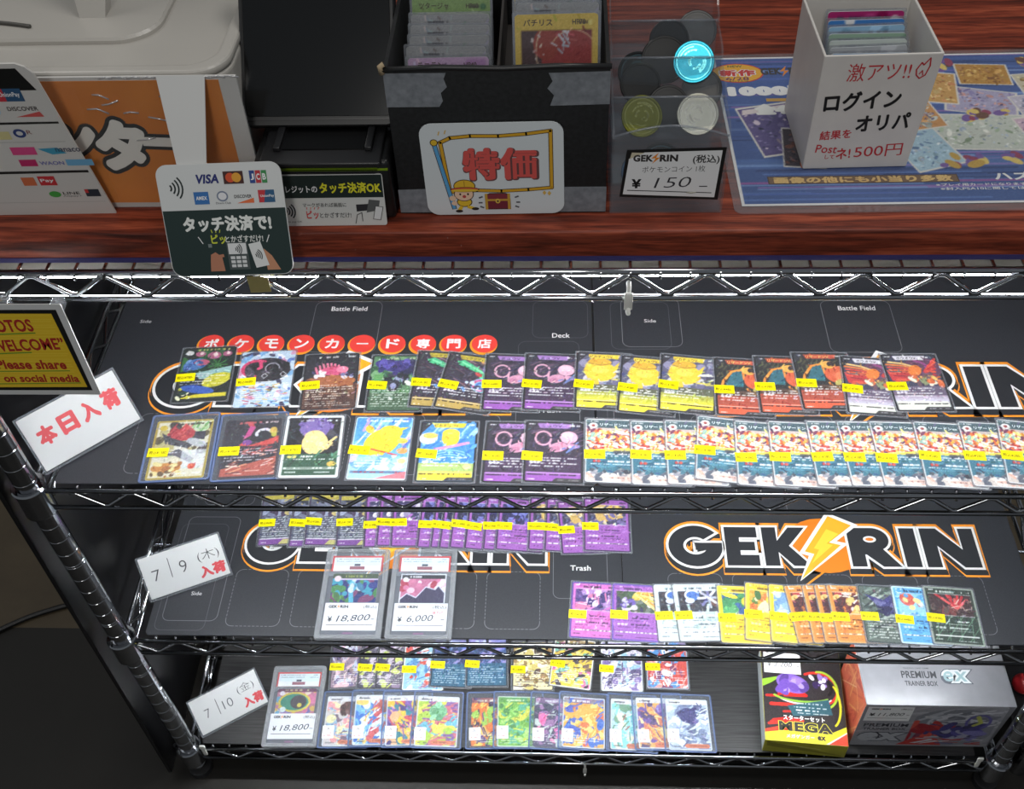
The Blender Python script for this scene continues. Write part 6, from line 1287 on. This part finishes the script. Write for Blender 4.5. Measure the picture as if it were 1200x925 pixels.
def coin(kind, x, y, z, rx, rz, label, r=17.0):
    """embossed plastic coin: rim, raised ring and pattern on a thin disc"""
    pal = {'black': ((14, 14, 15), (22, 22, 24)), 'teal': ((40, 150, 170), (120, 220, 220)), 'gold': ((150, 150, 60), (206, 206, 120)), 'silver': ((210, 206, 190), (245, 240, 225)), 'blue': ((60, 90, 120), (140, 170, 200)), 'dark': ((22, 24, 26), (90, 120, 130))}[kind]
    o = thing('game_coin', label, 'coin', (x, y, z), (rx, 0, rz), 'collectible coins in the clear bin')
    m = MB(); m.lathe([(r - .6, 0), (r, .5), (r, 1.7), (r - .5, 2.2), (r - 1.6, 2.2), (r - 2.0, 1.8), (.5, 1.8)], 0, 0, 32); m.build('coin_disc', flat(pal[0], .3, .75 if kind in ('teal', 'gold', 'silver', 'blue') else 0), o)
    if kind != 'black':
        k = Ink(1.9); R = random.Random(hash(kind) % 97 + int(x)); R.seed(int(x * 3 + y))
        for i in range(9):
            a = R.uniform(0, 360); q = R.uniform(2, r - 5); k.line([(q * math.cos(math.radians(a + t)), q * math.sin(math.radians(a + t))) for t in range(0, 80, 16)], R.uniform(.8, 1.8), flat(pal[1], .25, .6))
        k.line([((r - 3) * math.cos(t / 4), (r - 3) * math.sin(t / 4)) for t in range(26)], .6, flat(pal[1], .25, .6)); k.build('relief', o)
    else:
        k = Ink(1.85); k.line([((r - 4) * math.cos(t / 4), (r - 4) * math.sin(t / 4)) for t in range(26)], .5, (26, 26, 28)); k.build('relief', o)
def coins():
    x0, y0 = 8.5, 28.8
    spec = [('gold', 24, 50, 60, 52, 8, 'olive gold coin in the second tier of the clear bin'), ('silver', 70, 52, 60, 48, -6, 'shining silver coin in the second tier of the clear bin'), ('black', 46, 62, 62, 58, 0, 'black coin standing between gold and silver coins in the second tier'),
            ('dark', 22, 94, 74, 56, 10, 'patterned dark coin at left of the third tier'), ('black', 24, 86, 68, 50, 4, 'black coin lying before the patterned one in the third tier'), ('black', 44, 100, 82, 62, 0, 'large black coin in the middle of the third tier'), ('teal', 68, 93, 84, 58, -8, 'bright teal coin at right of the third tier'), ('black', 76, 86, 62, 52, -12, 'black coin in front of the teal coin in the third tier'),
            ('black', 50, 132, 82, 60, 4, 'black coin in the rear tier at centre of the clear bin'), ('black', 74, 140, 86, 62, -6, 'black coin in the rear tier at right of the clear bin'),
            ('blue', 24, 14, 30, 40, 0, 'blue coin low behind the price label at left'), ('silver', 64, 13, 30, 40, 0, 'silver coin low behind the price label at right'), ('dark', 40, 24, 32, 48, 6, 'dark coin behind the front wall of the lowest tier')]
    for kd, x, y, z, rx, rz, lb in spec: coin(kd, x0 + x, y0 + y, ZT + z, rx, rz, lb, 17 if not lb.startswith('large') else 19.5)
coins()

# ------------------------------------------------------------------ laminated poster and the white card box
def poster():
    root = thing('laminated_poster', 'laminated blue prize poster lying flat on the counter under the white box', 'poster', (110, 26, ZT), (0, 0, 0.8))
    W, D = 352, 250
    mb = MB(); mb.prism(rrect(W, D, 7, 5, W / 2, D / 2), 0, .5); mb.build('laminate', LAMIN, root)
    c = Cv(W - 14, D - 16, 1.0, (232, 232, 232)); w, d = c.w, c.h
    c.grad(3, 3, w - 3, d - 3, (64, 92, 150), (70, 96, 160)); R = random.Random(12)
    for i in range(150):
        y = R.uniform(3, d - 4); x = R.uniform(-60, w); l = R.uniform(60, 260)
        c.window(3, 3, w - 3, d - 3).rect(x, y, x + l, y + R.uniform(.8, 3.4), R.choice([(96, 130, 196), (44, 66, 120), (130, 160, 214), (60, 90, 160), (150, 110, 180), (80, 110, 190)]), .8)
    c.rect(3, 52, w - 3, 66, (110, 150, 206), .35); c.rect(3, 30, w - 3, 33, (160, 90, 160), .8)
    def mini(cx, cy, w2, h2, rot, cols, seed):
        q = np.array([(-w2, -h2), (w2, -h2), (w2, h2), (-w2, h2)]) / 2; a = math.radians(rot); M2 = np.array([[math.cos(a), math.sin(a)], [-math.sin(a), math.cos(a)]])
        P1 = (q * 1.07) @ M2 + (cx, cy); P2 = q @ M2 + (cx, cy); c.poly(P1.tolist(), (226, 222, 214)); c.poly(P2.tolist(), cols[0]); R2 = random.Random(seed)
        for m in range(120):
            u = R2.uniform(-.44, .44); v = R2.uniform(-.44, .44); e = np.array([u * w2, v * h2]) @ M2 + (cx, cy); g = (5, 3) if m < 30 else (2.2, 1.2)
            cc = np.clip(np.array(R2.choice(cols)) + R2.choice((-44, -20, 0, 24, 40)), 0, 255); c.ell(e[0], e[1], R2.uniform(.8, g[0]), R2.uniform(.6, g[1]), cc, R2.uniform(0, 180), .85)
    mini(46, 112, 50, 74, 12, [(96, 84, 140), (150, 140, 190), (60, 60, 100), (206, 190, 200)], 1); c.poly([(18, 142), (64, 152), (62, 144), (17, 134)], (226, 214, 214)); mini(64, 82, 34, 56, -6, [(60, 50, 60), (150, 90, 70), (100, 80, 90)], 2)
    mini(250, 196, 46, 34, -4, [(190, 140, 60), (150, 100, 50), (206, 170, 90)], 3); mini(300, 176, 44, 40, 6, [(206, 196, 170), (150, 120, 60), (226, 206, 150)], 4); mini(236, 150, 60, 40, -14, [(176, 170, 200), (206, 150, 140), (120, 110, 160)], 5); mini(286, 140, 40, 40, 10, [(196, 190, 206), (120, 130, 170), (206, 206, 220)], 6); mini(222, 102, 84, 52, -3, [(200, 206, 196), (140, 160, 130), (226, 226, 216), (160, 176, 200)], 7); mini(286, 92, 48, 66, 10, [(206, 180, 196), (170, 130, 160), (110, 90, 130)], 8); mini(168, 80, 44, 60, 18, [(170, 200, 216), (206, 214, 220), (120, 150, 190)], 9); mini(196, 176, 46, 50, -10, [(206, 160, 90), (190, 120, 70), (226, 200, 140)], 10); mini(172, 130, 40, 44, 12, [(206, 150, 90), (190, 206, 206), (120, 110, 140)], 13)
    for x, y, rx in ((196, 58, 18), (250, 60, 16), (236, 128, 22), (318, 214, 26), (206, 214, 18), (292, 62, 14)): c.blobs(x - rx, y - 6, x + rx, y + 8, 16, [(196, 160, 70), (150, 60, 90), (226, 200, 110), (110, 70, 50), (120, 90, 160)], 2, 5, int(x))
    c.free(); c.noise(4, 3); f = link('printed_sheet', c.mesh('printed_sheet', .15, 0, PRINT_MATT), root, (W / 2, D / 2 + 2, .55))
    k = Ink(.25); ox, oy = -w / 2, -d / 2
    k.ell(ox + 21, oy + 206, 25, 17, (206, 60, 40)); k.ell(ox + 21, oy + 206, 23.6, 15.6, (236, 176, 40), .03); k.text('新作', ox + 21, oy + 206, 36, 13, W_, .12, z=.06, fit=.12); k.text('新作', ox + 21, oy + 206, 36, 13, (206, 46, 40), .055, z=.14, fit=.12); k.text('NEW', ox + 20, oy + 218, 14, 4, (70, 90, 40), .02, z=.06); k.text('6/28', ox + 20, oy + 196, 22, 5.6, (110, 50, 90), .02, z=.06); k.text('RELEASE', ox + 21, oy + 191.6, 18, 2.4, (70, 90, 40), .01, z=.06)
    logo_text(k, ox + 66, oy + 208, 46, 12, .05); k.text('1000円', ox + 50, oy + 174, 84, 19, (240, 240, 240), .10, z=.06); k.text('全450口', ox + 62, oy + 143, 66, 18, (240, 240, 236), .10, z=.06); k.rect(ox + 42, oy + 156, ox + 84, oy + 161, (206, 160, 70), .05)
    k.rect(ox + 26, oy + 29, ox + 186, oy + 40, (70, 50, 40), .04); k.rect(ox + 27, oy + 30, ox + 185, oy + 39, (120, 90, 60), .06); k.text('画像の他にも小当り多数', ox + 106, oy + 34.5, 150, 9, (226, 190, 120), .05, z=.1); k.text('ハズレはSR1枚or', ox + 276, oy + 36, 120, 12, W_, .04, z=.1)
    k.text('※プレイ用カードになります。交換・返金は対応いたしかねます', ox + 250, oy + 25, 170, 4, W_, .01, z=.1); k.text('※封入PSA10に関しては全て別箱で封入されております', ox + 250, oy + 19.5, 165, 4, W_, .01, z=.1); k.text('口限定', ox + 72, oy + 56, 30, 9, (206, 100, 60), .06, z=.1)
    k.build('poster_lettering', f)
    g = MB(); g.prism(rrect(W, D, 7, 5, W / 2, D / 2), 1.15, 1.3); g.build('clear_cover', FILM, root)
poster()
def lucky_box():
    root = thing('lucky_box', 'white open box with handwritten red and black lettering on the blue poster', 'box', (173.5, 86, ZT + 1.6), (0, 0, 1.8))
    b, t, db, dt, h, th = (88.5, 94, 92, 95, 107, 2.2)
    def fr(z, i=0):
        s = z / h; w = b + (t - b) * s; d = db + (dt - db) * s
        return [(i, i), (w - i, i), (w - i, d - i), (i, d - i)]
    mb = MB(); rings = [(fr(0), 0), (fr(h), h), (fr(h, th), h), (fr(3, th), 3)]
    for pl, z in rings: mb.v += [(x, y, z) for x, y in pl]
    fs = [(3, 2, 1, 0)]
    for j in range(3):
        for i in range(4): fs.append((j * 4 + i, j * 4 + (i + 1) % 4, (j + 1) * 4 + (i + 1) % 4, (j + 1) * 4 + i))
    fs.append((12, 13, 14, 15)); mb.f = [list(q) for q in fs]; mb.m = [0] * len(fs); mb.smooth = [False] * len(fs)
    o = mb.build('box_shell', WHITE_BOX, root); bv = o.modifiers.new('bevel', 'BEVEL'); bv.width = .0009; bv.segments = 2; bv.limit_method = 'ANGLE'
    k = Ink(.2); Rd = (190, 40, 50)
    k.text('激アツ!!', 46, 92, 50, 16, Rd, .0, 1); k.line([(76, 88), (75, 93), (78, 99), (80, 97), (84, 103), (85, 96), (83, 88), (79, 85), (76, 88)], 1.1, Rd); k.line([(78, 89), (80, 92), (81, 88)], .9, Rd)
    k.text('ログイン', 38, 66, 62, 18, BLACK, .035, 3); k.text('オリパ', 59, 45, 44, 16, BLACK, .035, 3); k.text('結果を', 22, 34, 26, 9, Rd, .02, 4); k.text('Post', 17, 20, 18, 8, Rd, .01, -4); k.text('して', 21, 12, 8, 4, Rd, .02); k.text('ネ!', 32, 15, 12, 11, Rd, .02, 5); k.text('500円', 61, 17, 40, 12, Rd, 0, 3)
    k.mb.v = [(x, -.2 - z * .2, y) for x, y, z in k.mb.v]; k.build('handwriting', root)
lucky_box()
def lucky_cards():
    cols = [('magenta', (170, 40, 110)), ('blue', (70, 130, 200)), ('pale blue', (150, 190, 220)), ('green', (150, 180, 160)), ('white', (200, 210, 206)), ('grey', (176, 180, 186)), ('sky', (110, 160, 206))]
    for i, (nm, cc) in enumerate(cols):
        c = Cv(63, 88, 1.4, cc); c.blobs(0, 0, 63, 88, 24, [tuple(min(255, q + 30) for q in cc), tuple(max(0, q - 30) for q in cc), W_], 2, 6, i + 3); c.txt(8, 50, 80, 3, (40, 50, 80), i)
        me = c.mesh('trading_card', 1.2, 2.4, None, (206, 210, 214)); z = [11, 8, 7, 5, 4, 3, 2][i]
        o = link('trading_card', me, None, ((221 - i * .8), 154 - i * 8.6, ZT + 5.2 + 46 + z), (78, 0, 2 + (i % 3 - 1) * 1.2))
        tag(o, '%s edged card standing in the white lettered box, %s from the back' % (nm, ORD[i + 1]), 'trading card', 'cards standing in the white box')
        link('sleeve', sleeve_meshes(88.0), o)
lucky_cards()

# ------------------------------------------------------------------ small hooks, tag and the cable on the floor
def hook(x, y, z, label, s=1.0):
    o = thing('plastic_hook', label, 'hook', (x, y, z)); m = MB()
    m.tube([(0, 5.5 * s, 2 * s), (0, 2, 6 * s), (0, -3.5 * s, 4 * s), (0, -5 * s, -6 * s), (0, -5 * s, -22 * s), (0, -8 * s, -27 * s), (0, -13 * s, -24 * s), (0, -13 * s, -18 * s)], 2.6 * s, 8); m.build('hook_arm', clear('milky_plastic', .3, (1, 1, 1), .15, .1, (226, 226, 220)) if 'milky_plastic' not in MATS else MATS['milky_plastic'], o)
    p = MB(); p.box(-4.5 * s, 4.5 * s, -8 * s, -6 * s, -24 * s, 0, 0, .6); p.build('hook_plate', MATS['milky_plastic'], o)
hook(24, -4, Z0 - 17, 'clear plastic hook hanging from the top shelf rail near its middle', .8)
hook(3.8, -3.5, Z3 - 31.5, 'small clear hook hanging under the front rail of the lowest shelf', .62)
def clips():
    for x, z, lb in ((566, Z3 + 8, 'small clear clip on the lowest front rail beside the right post'), (-560, Z3 + 5, 'small clear clip on the lowest front rail beside the left post')):
        m = MB(); m.box(-3, 3, -5.8, -3.2, -14, 10, 0, .8); m.box(-4, 4, -6.4, -3.2, 6, 15, 0, 1); o = m.build('rail_clip', MATS['milky_plastic'], None, (x, 0, z - 3)); tag(o, lb, 'clip')
    m = MB(); m.prism([(-9, -9), (9, -8), (9, 8), (-9, 9)], 0, .8); o = m.build('rail_tag', flat((150, 140, 90), .5), None, (-290, -6.5, 296), (90, 0, 0)); tag(o, 'small beige tag on the top rail below the green touch sign', 'tag')
clips()
mb = MB(); pts = [(-1500, -120), (-1180, 90), (-1040, 190), (-960, 245), (-905, 272), (-830, 296), (-760, 305), (-700, 310), (-652, 312)]
def smooth(p, n=6):
    out = []
    for i in range(len(p) - 1):
        p0, p1, p2, p3 = [np.array(p[max(0, min(len(p) - 1, j))], float) for j in (i - 1, i, i + 1, i + 2)]
        for t in np.arange(n) / n: out.append(.5 * (2 * p1 + (p2 - p0) * t + (2 * p0 - 5 * p1 + 4 * p2 - p3) * t * t + (3 * p1 - p0 - 3 * p2 + p3) * t ** 3))
    return out + [np.array(p[-1], float)]
mb.tube([(a, b, FLOOR_Z + 4.6) for a, b in smooth(pts)], 4.5, 10)
tag(mb.build('power_cord', flat((14, 14, 15), .4)), 'black cord running across the brown floor to the rack', 'cord')
